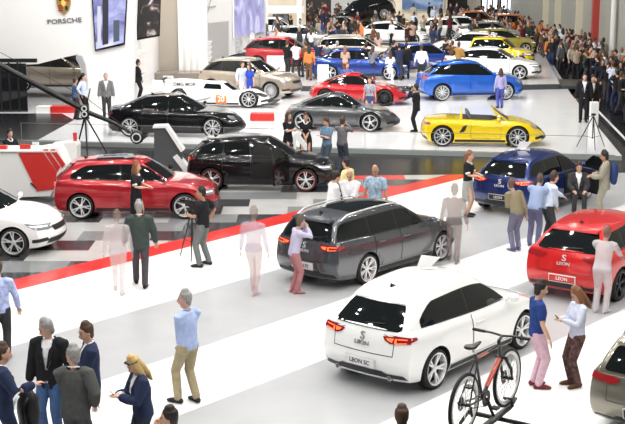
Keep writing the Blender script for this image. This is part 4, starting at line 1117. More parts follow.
# ------------------------------------------------------------------ open roadster
BOX = dict(wb=2.475, W=1.86, r=.345, tw=.26, gc=.13, xr=-2.00, xf=2.24, rflare=.02, fender=.05, pf=.38, pr=.22, cabin=False, mirrors=False, fr=1,
    belt=[(-2.04,.74),(-1.8,.84),(-1.2,.90),(-.5,.88),(.5,.85),(.9,.84),(1.5,.77),(2.0,.60),(2.28,.46)], doors=[(-.30,.68)], tail='round', tz=.74, head='oval', hz=.64, gate=False, style='single', nsp=10,
    front=[(0,.10),(.2,.02),(.4,0),(.6,.05),(.8,.16),(1,.42)], rear=[(0,.14),(.3,0),(.6,.02),(.8,.05),(1,.15)], plate=None)
rd, bvr, pr2 = car_at((516.5, 147.5), STG, -5, BOX, 'roadster', 'yellow open-top roadster on the white stage', PY, rear_px=(443, 146))
patch('cockpit', bvr, [(-.62, -.60), (.42, -.60), (.62, 0), (.42, .60), (-.62, .60)], 'z', mat('cockpit_black', (.01, .01, .01), .7), rd, .012, .1, .12)
for sy in (-1, 1):
    b = BM(); tube(b, [(-.30, sy*.33, .80), (-.38, sy*.33, 1.0), (-.44, sy*.33, 1.10)], [(.07, .22), (.06, .20), (.05, .12)], 14); tube(b, [(-.28, sy*.33, .76), (.12, sy*.33, .80)], [(.06, .22), (.05, .2)], 12, (0, 0, 1))
    bobj('seat', b, mat('seat_leather', (.10, .10, .11), .5), rd, True)
    b = BM(); tube(b, [(-.60, sy*.50, .84), (-.62, sy*.50, 1.08), (-.62, sy*.40, 1.14), (-.62, sy*.24, 1.14), (-.62, sy*.16, 1.06), (-.60, sy*.16, .84)], .028, 8); bobj('roll_hoop', b, PY, rd, True)
    patch('side_vent', bvr, [(-.70, .48), (-.52, .52), (-.42, .74), (-.56, .70)], '+y' if sy > 0 else '-y', BLK, rd, .012, .07, .03)
    b = BM(); ellipsoid(b, (.60, sy*.98, .93), (.07, .11, .065), 14, 10); tube(b, [(.62, sy*.80, .87), (.60, sy*.92, .90)], .02, 8); bobj('wing_mirror', b, PY, rd, True)
fr_pts = [(.92, -.72, .84), (.60, -.66, 1.08), (.42, -.58, 1.21), (.38, 0, 1.25), (.42, .58, 1.21), (.60, .66, 1.08), (.92, .72, .84)]
b = BM(); tube(b, fr_pts, .024, 8); wf = bobj('windshield_frame', b, PY, rd, True)
link_mesh('windshield', [(.93, -.68, .86), (1.0, 0, .86), (.93, .68, .86), (.46, .56, 1.19), (.41, 0, 1.23), (.46, -.56, 1.19)], [(0, 1, 4, 5), (1, 2, 3, 4)], GLASS, wf)
# ------------------------------------------------------------------ racing car
RC = dict(wb=2.95, W=1.92, r=.355, tw=.33, gc=.09, xr=-2.25, xf=2.38, cabin=False, mirrors=False, doors=[], fender=.22, flare=.0, pf=.30, pr=.05, crown=.02, tail='none', head='oval', hz=.52, gate=False, plate=None, style='single', nsp=10, rm=RIM,
    belt=[(-2.3,.66),(-1.9,.72),(-1.4,.74),(-.8,.60),(0,.56),(.8,.50),(1.3,.50),(1.9,.40),(2.4,.26)], front=[(0,.0),(.4,.03),(.8,.12),(1,.25)], rear=[(0,.1),(.5,.0),(1,.06)])
rc, bvc, _ = car_at((249.7, 109), STG, -8, RC, 'racing_car', 'white low racing car with number 20 in front of the beige utility car', PW, rear_px=(179, 105.5))
V_, F_ = lattice([-1, -.9, -.6, -.2, .2, .6, .9, 1], [-1, -.8, -.3, .3, .8, 1], [0, .3, .7, .92, 1], lambda a, b_, c: (lerp(lerp(-1.2, -.8, c), lerp(1.15, .30, c**1.2), (a+1)/2) - .25*abs(b_)**2*max(a, 0), b_*lerp(.52, .33, c)*(1-.25*max(0, -a)), lerp(.45, 1.02, c) - .05*b_*b_*c))
b = bm_from(V_, F_); bmesh.ops.recalc_face_normals(b, faces=b.faces[:]); me = bpy.data.meshes.new('canopy'); b.to_mesh(me); b.free()
o2 = bpy.data.objects.new('t', me); C.objects.link(o2); s_ = o2.modifiers.new('s', 'SUBSURF'); s_.levels = s_.render_levels = 2; m3 = evaluated(o2); bpy.data.objects.remove(o2)
can = link('canopy', m3, PW, rc); bb_ = BM(); bb_.from_mesh(m3); bvk = BVHTree.FromBMesh(bb_); bb_.free()
for sd in ('+y', '-y'): patch('side_window', bvk, [(-.55, .72), (.25, .70), (.20, .90), (-.45, .93)], sd, GLASS, can, .012, .08, .05)
patch('windshield', bvk, [(-.36, .66), (.36, .66), (.26, .94), (-.26, .94)], '+x', GLASS, can, .012, .08, .05)
b = BM(); prism(b, [(-2.25, .55), (-2.25, 1.05), (-1.6, 1.07), (-.9, 1.03), (-.3, .98), (-.3, .55)], .5, 'XZ', -.25); bmesh.ops.bevel(b, geom=b.edges[:], offset=.03, segments=2, affect='EDGES'); ec = bobj('engine_cover', b, PW, rc, True, 40)
text_obj('cover_lettering', 'DMG MORI', .20, INK, ec, frameM((-1.35, -.262, .86), (1, 0, 0), (0, 0, 1)), .004)
b = BM(); box(b, (-2.35, 0, .98), (.32, 1.75, .035)); box(b, (-2.45, 0, 1.03), (.14, 1.75, .02)); bobj('rear_wing', b, BLK, rc)
for sy in (-1, 1):
    b = BM(); prism(b, [(-2.58, .60), (-2.58, 1.10), (-2.15, 1.10), (-2.05, .70)], .03, 'XZ', sy*.88); bobj('wing_endplate', b, PW, rc)
    sd = '+y' if sy > 0 else '-y'
    n_ = patch('number_panel', bvc, [(.10, .16), (.56, .16), (.56, .54), (.10, .54)], sd, mat('panel_orange', (.75, .22, .05), .4), rc, .012, .06, .04)
    text_obj('number', '20', .30, PLATE, n_, frameM((.33, sy*.985, .35), (-sy, 0, 0), (0, 0, 1)), .02)
    for k in range(3): patch('grey_swoosh', bvc, [(-1.0+.25*k, .20+.05*k), (-.2+.1*k, .34+.05*k), (-.2+.1*k, .37+.05*k), (-1.0+.25*k, .25+.05*k)], sd, mat('swoosh_grey', (.3, .32, .35), .4), rc, .010, .08, 0)
b = BM(); box(b, (2.25, 0, .16), (.5, 1.75, .03)); bobj('front_splitter', b, BLK, rc)
# ------------------------------------------------------------------ open doors and lifted boot
def open_door(root, x0, x1, side, ang, pt, zt=.97, z0=.32, hw=.87):
    e = bpy.data.objects.new('open_door', None)
    b = BM(); L_ = x1 - x0
    prism(b, [(0, z0), (-L_, z0+.02), (-L_-.02, .62), (-L_, zt), (0, zt-.03)], .07, 'XZ', -.035); bmesh.ops.bevel(b, geom=b.edges[:], offset=.012, segments=2, affect='EDGES')
    d = bobj('open_door', b, pt, root, True, 40); d.location = (x1, side*(hw+.02), 0); d.rotation_euler = (0, 0, -side*R(ang))
    b = BM(); tube(b, [(0, 0, zt-.03), (-.32, 0, 1.20), (-.62, -side*.06, 1.34), (-L_, -side*.08, 1.36), (-L_, 0, zt)], .02, 6); bobj('window_frame', b, BLKG, d, True)
    link_mesh('side_window', [(-.03, .0, zt), (-.32, 0, 1.19), (-.62, -side*.06, 1.33), (-L_, -side*.08, 1.35), (-L_, 0, zt)], [(0, 1, 2, 3, 4)], GLASS, d, smooth=False)
    b = BM(); prism(b, [(-.06, z0+.06), (-L_+.06, z0+.08), (-L_+.05, zt-.04), (-.06, zt-.06)], .02, 'XZ', -side*.055); bobj('door_lining', b, BLK, d)
open_door(cars['blue'], -.20, .84, -1, 58, PB)
patch('door_opening', bv_b, [(-.18, .36), (.80, .36), (.82, .92), (.45, 1.20), (.05, 1.32), (-.16, 1.33)], '-y', mat('interior_black', (.008, .008, .008), .9), cars['blue'], .02, .08, .04)
open_door(cars['bk'], -.20, .84, -1, 72, PK)
patch('door_opening', bv_bk, [(-.18, .36), (.80, .36), (.82, .92), (.45, 1.20), (.05, 1.32), (-.16, 1.33)], '-y', MATS['interior_black'], cars['bk'], .02, .08, .04)
lidcar = FARP[7]
b = BM(); prism(b, [(-2.0, 1.35), (-2.75, 1.95), (-2.82, 1.93), (-2.1, 1.30)], 1.3, 'XZ', -.65); bobj('boot_lid', b, PW, lidcar)
# roof placards
def placard(W_, lab, car_root, x, y):
    b = BM(); prism(b, [(-.30, 0), (.05, 0), (.32, .30), (-.18, .34)], .03, 'XZ', -.015); prism(b, [(-.15, -.02), (.25, -.02), (.25, .01), (-.15, .01)], .20, 'XZ', -.10)
    o = bobj('roof_placard', b, PLATE); o.matrix_world = W_; return tag(o, lab, 'sign')
bpy.context.view_layer.update()
def on_roof(root, bvh, x, y, rz):
    h = bvh.ray_cast(Vector((x, y, 5)), Vector((0, 0, -1)))[0]; return root.matrix_world @ Matrix.Translation(h + Vector((0, 0, .02))) @ Matrix.Scale(.62, 4) @ Matrix.Rotation(rz, 4, 'Z')
placard(on_roof(cars['white'], bv_w, -.15, .1, R(-60)), 'white placard standing on the roof of the white hatchback', 0, 0, 0)
placard(on_roof(cars['blue'], bv_b, -.5, .15, R(-55)), 'white placard standing on the roof of the dark blue hatchback', 0, 0, 0)
# ------------------------------------------------------------------ bicycle
BKF = mat('bike_frame_black', (.02, .02, .022), .3, coat=.6); BKR = mat('bike_decal_red', (.75, .10, .06), .35, coat=.5)
def bicycle(label, M, frame=BKF, full=True):
    root = thing('bicycle', label, 'bicycle')
    rw, fw, rr = Vector((-.50, 0, .35)), Vector((.56, 0, .35)), .35
    bb, st, hd0, hd1 = Vector((-.07, 0, .30)), Vector((-.25, 0, .80)), Vector((.37, 0, .66)), Vector((.33, 0, .80))
    for c, nme in ((rw, 'rear'), (fw, 'front')):
        b = BM(); n = 40
        for k in range(n):
            pass
        prof = [(rr-.045 + .022*(1-cos(t)) , .022*sin(t)) for t in [2*pi*q/8 for q in range(9)]]
        lathe(b, prof, 44, 'Y', c); wv = bobj('wheel', b, TYRE, root, True)
        b = BM(); lathe(b, [(rr-.075, -.010), (rr-.040, -.014), (rr-.040, .014), (rr-.075, .010), (rr-.075, -.010)], 44, 'Y', c); bobj('rim', b, ALU, wv, True, 40)
        b = BM()
        for k in range(28 if full else 10):
            t = 2*pi*k/(28 if full else 10); tube(b, [c + Vector((.02*cos(t+.5), .025*(-1)**k, .02*sin(t+.5))), c + Vector(((rr-.07)*cos(t), 0, (rr-.07)*sin(t)))], .0025, 4, round_ends=False)
        bobj('spokes', b, CHROME, wv)
        b = BM(); tube(b, [c + Vector((0, -.06, 0)), c + Vector((0, .06, 0))], .022, 10); lathe(b, [(.03, .035), (.08, .035), (.08, .038), (.03, .038), (.03, .035)], 24, 'Y', c); bobj('hub', b, BLK, wv, True, 40)
    b = BM()
    tube(b, [bb, st + (st-bb).normalized()*.05], .017, 8); tube(b, [st, hd1], .019, 8); tube(b, [bb, hd0], .025, 8); tube(b, [hd0 - (hd1-hd0)*.3, hd1 + (hd1-hd0)*.3], .024, 8)
    for s in (-1, 1):
        tube(b, [bb + Vector((0, s*.03, 0)), rw + Vector((0, s*.065, 0))], .011, 6); tube(b, [st + Vector((0, s*.02, -.04)), rw + Vector((0, s*.065, 0))], .009, 6)
    fr = bobj('frame', b, frame, root, True)
    for s in (-1, 1):
        b = BM(); tube(b, [bb.lerp(hd0, .25) + Vector((0, s*.012, .012)), bb.lerp(hd0, .9) + Vector((0, s*.012, .012))], .017, 6); bobj('down_tube_stripe', b, BKR, fr, True)
        b = BM(); tube(b, [st.lerp(hd1, .05) + Vector((0, s*.010, 0)), st.lerp(hd1, .45) + Vector((0, s*.010, 0))], .013, 6); bobj('top_tube_stripe', b, BKR, fr, True)
    b = BM()
    for s in (-1, 1): tube(b, [hd0 + Vector((.02, s*.05, -.02)), fw + Vector((-.03, s*.062, .12)), fw + Vector((0, s*.062, 0))], [.018, .020, .012], 8)
    tube(b, [hd0 + Vector((.02, -.06, -.02)), hd0 + Vector((.02, .06, -.02))], .02, 8); bobj('fork', b, BLK, root, True)
    b = BM(); tube(b, [st, st + Vector((-.045, 0, .14))], .014, 8); sp = bobj('seat_post', b, ALU, root, True)
    b = BM(); c = st + Vector((-.05, 0, .155)); tube(b, [c + Vector((-.14, 0, .012)), c + Vector((-.08, 0, .012)), c, c + Vector((.14, 0, .005))], [(.02, .055), (.025, .075), (.022, .045), (.015, .018)], 10, (0, 0, 1)); bobj('saddle', b, BLK, root, True)
    b = BM(); h = hd1 + (hd1-hd0).normalized()*.06; tube(b, [hd1, h], .018, 8); tube(b, [h, h + Vector((.08, 0, .03))], .017, 8); g = h + Vector((.09, 0, .03))
    tube(b, [g + Vector((-.04, -.33, .03)), g + Vector((-.015, -.12, .02)), g, g + Vector((-.015, .12, .02)), g + Vector((-.04, .33, .03))], .013, 8); hb_ = bobj('handlebar', b, BLK, root, True)
    b = BM()
    for s in (-1, 1): tube(b, [g + Vector((-.03, s*.21, .025)), g + Vector((-.04, s*.34, .03))], .019, 8); tube(b, [g + Vector((.01, s*.16, .01)), g + Vector((.04, s*.25, -.0))], .008, 6)
    bobj('grip', b, mat('grip_rubber', (.03, .03, .03), .8), hb_, True)
    b = BM(); lathe(b, [(.03, -.05), (.095, -.05), (.095, -.056), (.03, -.056), (.03, -.05)], 24, 'Y', bb); tube(b, [bb + Vector((0, -.065, 0)), bb + Vector((.10, -.07, -.13))], .011, 6); tube(b, [bb + Vector((0, .065, 0)), bb + Vector((-.10, .07, .13))], .011, 6); ck = bobj('crank', b, BLK, root, True, 40)
    for s, p in ((-1, bb + Vector((.10, -.115, -.13))), (1, bb + Vector((-.10, .115, .13)))):
        b = BM(); box(b, p, (.09, .085, .022)); bobj('pedal', b, BLK, ck)
    b = BM(); tube(b, [rw + Vector((0, -.05, .04)), bb + Vector((0, -.053, .09))], .005, 5); tube(b, [rw + Vector((0, -.05, -.04)), bb + Vector((0, -.053, -.09))], .005, 5); bobj('chain', b, INK, ck)
    b = BM(); tube(b, [rw + Vector((.02, -.07, -.03)), rw + Vector((.05, -.07, -.13))], .016, 6); bobj('derailleur', b, BLK, root, True)
    root.matrix_world = M
    return root
ZB = 1.78
ca, cb_ = at(460, 401, ZB+.35), at(509, 382, ZB+.35)
azb = math.atan2(cb_.y-ca.y, cb_.x-ca.x); azb = R(56)
mid = (ca+cb_)/2; mid.z = ZB
u_ = Vector((cos(azb), sin(azb), 0))
bike = bicycle('black bicycle with red stripes carried on a roof rack in the foreground', Matrix.Translation(mid) @ Matrix.Rotation(azb, 4, 'Z'))
# car below the bicycle (just under the picture's lower edge) and its bike rack
def wl(x, y, z): return mid - Vector((0, 0, ZB)) + u_*x + Vector((-u_.y, u_.x, 0))*y + Vector((0, 0, z))
b = BM()
tube(b, [wl(-.85, 0, ZB-.03), wl(-.5, 0, ZB-.05), wl(0, 0, ZB-.07), wl(.35, 0, ZB-.05), wl(.62, 0, ZB-.035), wl(.80, 0, ZB+.03)], [(.018, .03), (.022, .045), (.025, .05), (.022, .05), (.02, .045), (.012, .03)], 10, (0, 0, 1))
rk = bobj('bike_rack', b, BLK, smooth=True); tag(rk, 'black roof rack tray holding the bicycle wheels', 'rack')
b = BM(); tube(b, [wl(.30, .03, ZB-.04), wl(.28, .10, ZB+.12), wl(.12, .09, ZB+.28)], .018, 8); tube(b, [wl(.62, -.05, ZB), wl(.62, -.04, ZB+.08), wl(.60, .04, ZB+.08)], .02, 8); bobj('clamp_arm', b, BLK, rk, True)
for x in (-.45, .40):
    b = BM(); tube(b, [wl(x, -.60, 1.52), wl(x, -.5, ZB-.10), wl(x, .4, ZB-.10), wl(x, .50, 1.52)], [(.02, .03)]*4, 8); bobj('cross_bar', b, BLK, rk, True)
lc = mid - Vector((0, 0, ZB)) + Vector((-u_.y, u_.x, 0))*-.05 + u_*.35
build_car('estate_car', 'estate car under the bicycle rack, below the lower edge', 'car', lc + Vector((0, 0, .012)), azb, WAGON, PT, opts=dict(sub=1, panoramic=None, plate=None, rails=None))
# small white bicycle on the far olive car
bicycle('white bicycle on the roof of the dark olive far car', FARP[4 + 2].matrix_world @ Matrix.Translation((0, 0, 1.5)) if 0 else Matrix.Translation(at(382, 30, PL) + Vector((0, 0, 1.50))) @ Matrix.Rotation(R(10), 4, 'Z') @ Matrix.Scale(1.15, 4), PW, False)
# ------------------------------------------------------------------ tripods, camera, crane
def tripod(label, base, h, spread, cam_=None, rz=0, col=BLK):
    t = thing('camera_tripod', label, 'tripod', base, rz)
    for k in range(3):
        a = 2*pi*k/3 + .5; b = BM(); tube(b, [(.03*cos(a), .03*sin(a), h-.06), (spread*.55*cos(a), spread*.55*sin(a), h*.45), (spread*cos(a), spread*sin(a), .015)], [.020, .017, .012], 7); bobj('leg', b, col, t, True)
    b = BM()
    for k in range(3):
        a = 2*pi*k/3 + .5; tube(b, [(0, 0, h*.32), (spread*.62*cos(a), spread*.62*sin(a), h*.36)], .008, 5)
    bobj('spreader', b, col, t, True)
    b = BM(); tube(b, [(0, 0, h*.3), (0, 0, h)], .018, 8); bobj('centre_column', b, col, t, True)
    b = BM(); box(b, (0, 0, h+.03), (.14, .12, .07), bev=.01); tube(b, [(-.03, 0, h), (-.34, .08, h-.14)], .011, 6); bobj('pan_head', b, col, t, True, 40)
    return t
tp = at(193, 258, .012)
tripod('black camera tripod beside the man in the black shirt', tp, 1.12, .36)
cv = thing('video_camera', 'video camera on the tripod of the man in the black shirt', 'camera', tp + Vector((0, 0, 1.185)), R(140))
b = BM(); box(b, (0, 0, .08), (.34, .13, .15), bev=.015); bobj('camera_body', b, BLK, cv, True, 40)
b = BM(); lathe(b, [(.002, .36), (.055, .36), (.055, .17), (.002, .17)], 20, 'X', (0, 0, .09)); bobj('lens', b, BLKG, cv, True, 40)
b = BM(); tube(b, [(-.12, 0, .14), (-.1, 0, .21), (.1, 0, .21), (.12, 0, .14)], .012, 6); bobj('handle', b, BLK, cv, True)
tripod('tall black tripod standing on the right end of the white stage', at(592, 148, STG), 1.12, .55)
pb_ = at(594.5, 126, STG)
b = BM(); box(b, (pb_.x, pb_.y+.2, STG+.45), (.30, .30, .90), bev=.01); tag(bobj('display_plinth', b, PLATE), 'white plinth on the stage behind the tall tripod', 'plinth')
# camera crane
cb0 = at(92, 153, 0); Dc = cb0.y
cr_ = thing('camera_crane', 'long black camera crane on a tripod at the front of the stage', 'crane', (cb0.x, cb0.y, 0))
def cl(px, py): p = at_d(px, py, Dc); return Vector((p.x - cb0.x, 0, p.z))
piv = cl(85, 111)
b = BM(); tube(b, [cl(-30, 48), cl(0, 65), piv + Vector((0, 0, .02))], [(.10, .09)]*3, 8, (0, 0, 1)); tube(b, [piv, cl(112, 122), cl(130, 132)], [(.09, .08), (.07, .06), (.045, .045)], 8, (0, 0, 1)); bobj('boom', b, mat('crane_black', (.022, .021, .020), .4), cr_, True)
b = BM(); tube(b, [cl(-20, 52) + Vector((0, 0, .35)), cl(85, 97), cl(130, 131)], .010, 5); bobj('cable', b, BLK, cr_, True)
for dx in ((-.42, .15), (.05, -.35), (.62, .1)):
    b = BM(); tube(b, [piv + Vector((0, 0, -.15)), Vector((dx[0] + piv.x*.0 - .15, dx[1], .02))], [.035, .022], 8); bobj('leg', b, BLK, cr_, True)
b = BM(); box(b, piv, (.26, .24, .40), bev=.02); hd_ = bobj('pivot_head', b, BLK, cr_, True, 40)
b = BM()
for k in range(2): lathe(b, [(.06, -.14), (.10, -.14), (.10, -.17), (.06, -.17), (.06, -.14)], 16, 'Y', piv + Vector((0, 0, -.09 + .19*k)))
bobj('white_ring', b, PLATE, hd_, True, 40)
b = BM(); tube(b, [piv + Vector((.05, 0, .15)), piv + Vector((.2, 0, .75))], .02, 6); bobj('monitor_arm', b, BLK, cr_, True)
hp_ = cl(137, 137)
b = BM(); ellipsoid(b, hp_, (.24, .16, .24), 18, 12); tube(b, [hp_ + Vector((.1, 0, -.12)), hp_ + Vector((.32, 0, .05))], .05, 8); ch_ = bobj('camera_head', b, BLK, cr_, True)
b = BM(); lathe(b, [(.12, -.155), (.16, -.155), (.16, -.18), (.12, -.18), (.12, -.155)], 24, 'Y', hp_); bobj('lens_ring', b, PLATE, ch_, True, 40)
# ------------------------------------------------------------------ reception counter
CT = mat('counter_white', (.84, .84, .83), .3); CR = mat('counter_red', (.60, .03, .025), .3)
Dk = 35.2
def kx(px): return at_d(px, 180, Dk).x
ct = thing('reception_counter', 'white reception counter with a red panel and slashes, left of the deep red car', 'counter', (kx(20), Dk, .012))
def kc(px, py): p = at_d(px, py, Dk); return (p.x - kx(20), p.z - .012)
b = BM(); prism(b, [kc(-40, 153), kc(18, 153), kc(20, 153), kc(43, 149), kc(57, 148), kc(66, 166), kc(50, 196), (kc(-40, 196)[0], 0), (kc(-40, 196)[0], 0.001)][:8], .9, 'XZ', 0); bobj('counter_body', b, CT, ct)
b = BM(); prism(b, [kc(18.5, 153.5), kc(42, 150.5), kc(57, 172), kc(55, 189), kc(37, 191)], .04, 'XZ', -.03); bobj('red_panel', b, CR, ct)
b = BM(); box(b, ((kc(-40, 0)[0]+kc(50, 0)[0])/2, .45, kc(0, 152)[1]+.02), (kc(50, 0)[0]-kc(-40, 0)[0], 1.0, .04)); bobj('counter_top', b, CT, ct)
b2_ = thing('counter_block', 'white angled block at the right end of the reception counter', 'counter', (kx(66), 36.6, .012))
def kd(px, py): p = at_d(px, py, 36.6); return (p.x - kx(66), p.z - .012)
b = BM(); prism(b, [kd(47, 150), kd(51, 145), kd(75, 142), kd(77, 146), kd(77, 188), (kd(50, 190)[0], 0)], .6, 'XZ', 0); bobj('block_body', b, CT, b2_)
for k in range(2):
    b = BM(); x = 42.5 + k*7; prism(b, [kc(x+1, 149.5), kc(x+5, 149), kc(x+18-k*2, 167-k*3), kc(x+15-k*2, 172-k*4)], .03, 'XZ', -.035); bobj('red_slash', b, CR, ct)
zt_ = kc(0, 152)[1] + .012 + .04
for i, (px, w_, h_, m, nme, lab, cat) in enumerate(((23, .16, .13, CR, 'gift_bag', 'small red bag on the reception counter, nearer the hostess', 'bag'), (28, .15, .12, CR, 'gift_bag', 'small red bag on the reception counter, second from the hostess', 'bag'), (66.5, .10, .28, CR, 'card_holder', 'upright red card holder at the end of the white counter block', 'card'), (2, .3, .10, CR, 'brochure_pile', 'low red pile of brochures at the left end of the counter', 'brochures'))):
    p = at_d(px, 150, 35.5); z0 = zt_ if px < 60 else at_d(66, 143.5, 36.6).z
    b = BM(); box(b, (0, 0, h_/2), (w_, .08 if h_ > .11 else .2, h_), bev=.006)
    if nme == 'gift_bag': tube(b, [(-.04, 0, h_), (0, 0, h_+.06), (.04, 0, h_)], .006, 5)
    tag(bobj(nme, b, m, loc=(p.x, 35.5 if px < 60 else 36.85, z0)), lab, cat)
for i in range(3):
    p = at_d(33.5 + 2.4*i, 150, 35.6); b = BM(); lathe(b, [(.002, .01), (.03, .01), (.006, .02), (.006, .08), (.035, .12), (.032, .19), (.030, .19), (.03, .12), (.002, .09)], 12, 'Z')
    tag(bobj('drinking_glass', b, mat('clear_glass', (.8, .85, .85), .05, spec=.8, alpha=.5), smooth=True, loc=(p.x, 35.6, zt_-.01)), 'clear stemmed glass on the reception counter', 'glass', 'glasses on the reception counter')
b = BM(); prism(b, [at_d(27, 184, 35.15).xz[:], at_d(29, 184, 35.15).xz[:], at_d(35, 190, 35.15).xz[:], at_d(34, 191, 35.15).xz[:]] if 0 else [(p.x, p.z) for p in (at_d(28, 185, 34.9), at_d(29.5, 184.5, 34.9), at_d(35, 190, 34.9), at_d(34, 191, 34.9))], .03, 'XZ', Dk-.04); bm_ = bobj('dark_slot', b, BLK); bm_.parent = ct; bm_.location = (-kx(20), -Dk, -.012)
# dark pylons with white slanted edges
PYD = mat('pylon_dark', (.075, .078, .082), .4); 
def pylon(label, D, dark, whites, z0=.0):
    c = at_d(dark[0][0] if dark else whites[0][0][0], 160, D); t = thing('angled_pylon', label, 'display', (c.x, D, z0))
    L = lambda q: (at_d(q[0], q[1], D).x - c.x, max(at_d(q[0], q[1], D).z - z0, .0))
    if dark:
        b = BM(); prism(b, [L(q) for q in dark], .35, 'XZ', 0); bobj('panel', b, PYD, t)
    for wv in whites:
        b = BM(); prism(b, [L(q) for q in wv], .5, 'XZ', -.06); bobj('white_edge', b, CT, t)
pylon('dark angled pylon with white slanted edge behind the deep red car', 38.4, [(154, 127), (166, 127), (182, 151), (182, 178), (154, 178)], [[(153, 126), (167, 125.5), (184, 150), (181, 152), (165.5, 127.8), (153, 128)], [(173, 157), (177, 154), (188, 167), (188, 178), (183, 178), (183, 170)]])
pylon('white angled arch between the two hostesses at the black car', 39.6, None, [[(294, 134), (297, 133), (307, 146), (307, 171), (304, 171), (304, 148), (296, 138), (296, 171), (293.5, 171)]])
# low risers on the stage
def riser(label, x0, x1, y, h, m, th=.5, z=STG):
    a, b_ = at(x0, y, z), at(x1, y, z); b = BM(); box(b, ((a.x+b_.x)/2, a.y+th/2, z+h/2), (b_.x-a.x, th, h), bev=.004); return tag(bobj('low_riser', b, m), label, 'riser')
riser('low white riser on the stage between the racing car and the dark grey coupe', 231, 250, 121, .28, CT); riser('red low riser on the stage below the front of the racing car', 250.5, 274, 121, .28, CR); riser('white end riser on the stage beside the red one', 274.5, 284, 121, .28, CT)
riser('white low riser seen through the doorway of the white building', 36, 50, 113, .26, CT); riser('red low riser seen through the doorway of the white building', 50.5, 76, 113, .26, CR)
# balustrade along the stage front: thin cable on slender posts
bal = thing('cable_railing', 'thin cable railing along the front of the white stage', 'railing', (S0.x+4, S0.y, STG))
n_ = 9
for k in range(n_):
    p = S0.lerp(S1, .10 + .85*k/(n_-1)); b = BM(); q = p - Vector((S0.x+4, S0.y, STG)); tube(b, [(q.x, q.y+.06, 0), (q.x, q.y+.06, .62)], .006, 6); bobj('post', b, ALU, bal, True)
b = BM(); a, c = S0.lerp(S1, .10) - Vector((S0.x+4, S0.y, STG)), S0.lerp(S1, .95) - Vector((S0.x+4, S0.y, STG)); tube(b, [a + Vector((0, .06, .62)), c + Vector((0, .06, .62))], .010, 6); bobj('cable', b, mat('cable_grey', (.2, .2, .2), .4), bal, True)
# far furniture
for (x, y, w_, h_, m, nme, lab, cat) in ((276, 73, .95, .85, CT, 'reception_desk', 'white reception block in front of the red compact utility car', 'counter'), (565, 25, .8, 1.1, CT, 'ticket_desk', 'white desk at the far end of the aisle', 'counter'), (340, 38, 1.6, 1.0, CT, 'info_desk', 'long white desk before the black back wall', 'counter'), (323, 85, .55, 1.0, CT, 'display_plinth', 'white plinth at the front of the platform', 'plinth')):
    p = at(x, y, (0 if x > 540 else PL) if y < 85 else STG); b = BM(); box(b, (p.x, p.y+.3, p.z+h_/2), (w_, .6, h_), bev=.01); tag(bobj(nme, b, m), lab, cat)
p = at(238, 58, PL)
t = thing('poster_stand', 'grey poster stand beside the white booth wall', 'stand', (p.x, p.y+1, PL)); b = BM(); box(b, (0, 0, .7), (.42, .05, 1.0)); bobj('poster', b, mat('poster_grey', (.4, .4, .42), .4, noise=.4, nscale=5), t); b = BM(); box(b, (0, 0, .02), (.4, .3, .04)); box(b, (0, .03, .3), (.05, .04, .6)); bobj('foot', b, BLK, t)
p = at(252, 61, PL)
t = thing('display_stand', 'grey cone-topped display stand at the corner of the booth', 'stand', (p.x, p.y+.5, PL)); b = BM(); lathe(b, [(.02, 1.75), (.14, 1.5), (.22, 1.1), (.30, .9), (.34, .5), (.30, 0), (.02, 0)], 16, 'Z'); bobj('cone', b, mat('stand_grey', (.45, .45, .46), .4, noise=.5, nscale=4), t, True, 50)
for x, y, lab in ((511, 60, 'thin white post in front of the lemon yellow car'), (518, 70, 'thin white post before the bonnet of the white saloon')):
    p = at(x, y, PL); b = BM(); tube(b, [(p.x, p.y, PL), (p.x, p.y, PL+.95)], .045, 10); lathe(b, [(.002, PL), (.16, PL), (.16, PL+.03), (.002, PL+.03)], 16, 'Z', (p.x, p.y, 0)); tag(bobj('barrier_post', b, PLATE, smooth=True, angle=40), lab, 'post')
# tilted black show car on a ramp at the back
pc = at(362, 33, PL)
tc, _, _ = build_car('display_car', 'black car mounted tilted on a dark ramp before the black back wall', 'car', (pc.x, pc.y+.6, PL+.62), R(196), dict(SUV), PK, opts=dict(sub=1, plate=None, antenna=False, wiper=False))
tc.rotation_euler = (R(6), R(11), R(196)); tc.scale = (1.1, 1.1, 1.1)
b = BM(); prism(b, [(-2.4, 0), (2.2, 0), (2.2, .10), (-2.4, .98)], 1.3, 'XZ', -.65); tag(bobj('show_ramp', b, WDK, loc=(pc.x, pc.y+.6, PL), rz=R(196)), 'black wedge ramp carrying the tilted black car', 'ramp')
# ------------------------------------------------------------------ visitors
def P(px, py, z=.012): return at(px, py, z)
c_ = cloth
NAVY = c_('suit_navy', (.022, .032, .075)); BLKS = c_('suit_black', (.015, .015, .018)); GREYS = c_('suit_grey', (.085, .088, .085)); CHAR = c_('charcoal', (.04, .042, .045))
WHT = c_('white', (.80, .80, .82)); LBL = c_('light_blue', (.42, .52, .80)); PBLU = c_('pale_blue', (.58, .66, .80)); KHK = c_('khaki', (.42, .35, .22)); JEAN = c_('jeans_blue', (.06, .12, .26)); GJN = c_('jeans_grey', (.16, .17, .17))
PINK = c_('pink_trousers', (.62, .42, .50)); TAN = c_('tan_suit', (.30, .28, .22)); BLU = c_('blue_tee', (.02, .05, .20)); RED = c_('red_cloth', (.45, .03, .04)); BRN = c_('brown', (.16, .08, .045)); ORG = c_('orange', (.70, .22, .06)); YEL = c_('pale_yellow', (.72, .62, .30)); OLV = c_('olive', (.12, .10, .04)); BLD = c_('bright_blue_dress', (.03, .08, .50)); LAVN = c_('lavender', (.60, .58, .75)); PURP = c_('plum', (.22, .08, .11))
CHECK = c_('check_blue', (.30, .40, .50), noise=.4); PATT = c_('patterned', (.10, .055, .05), noise=.7)
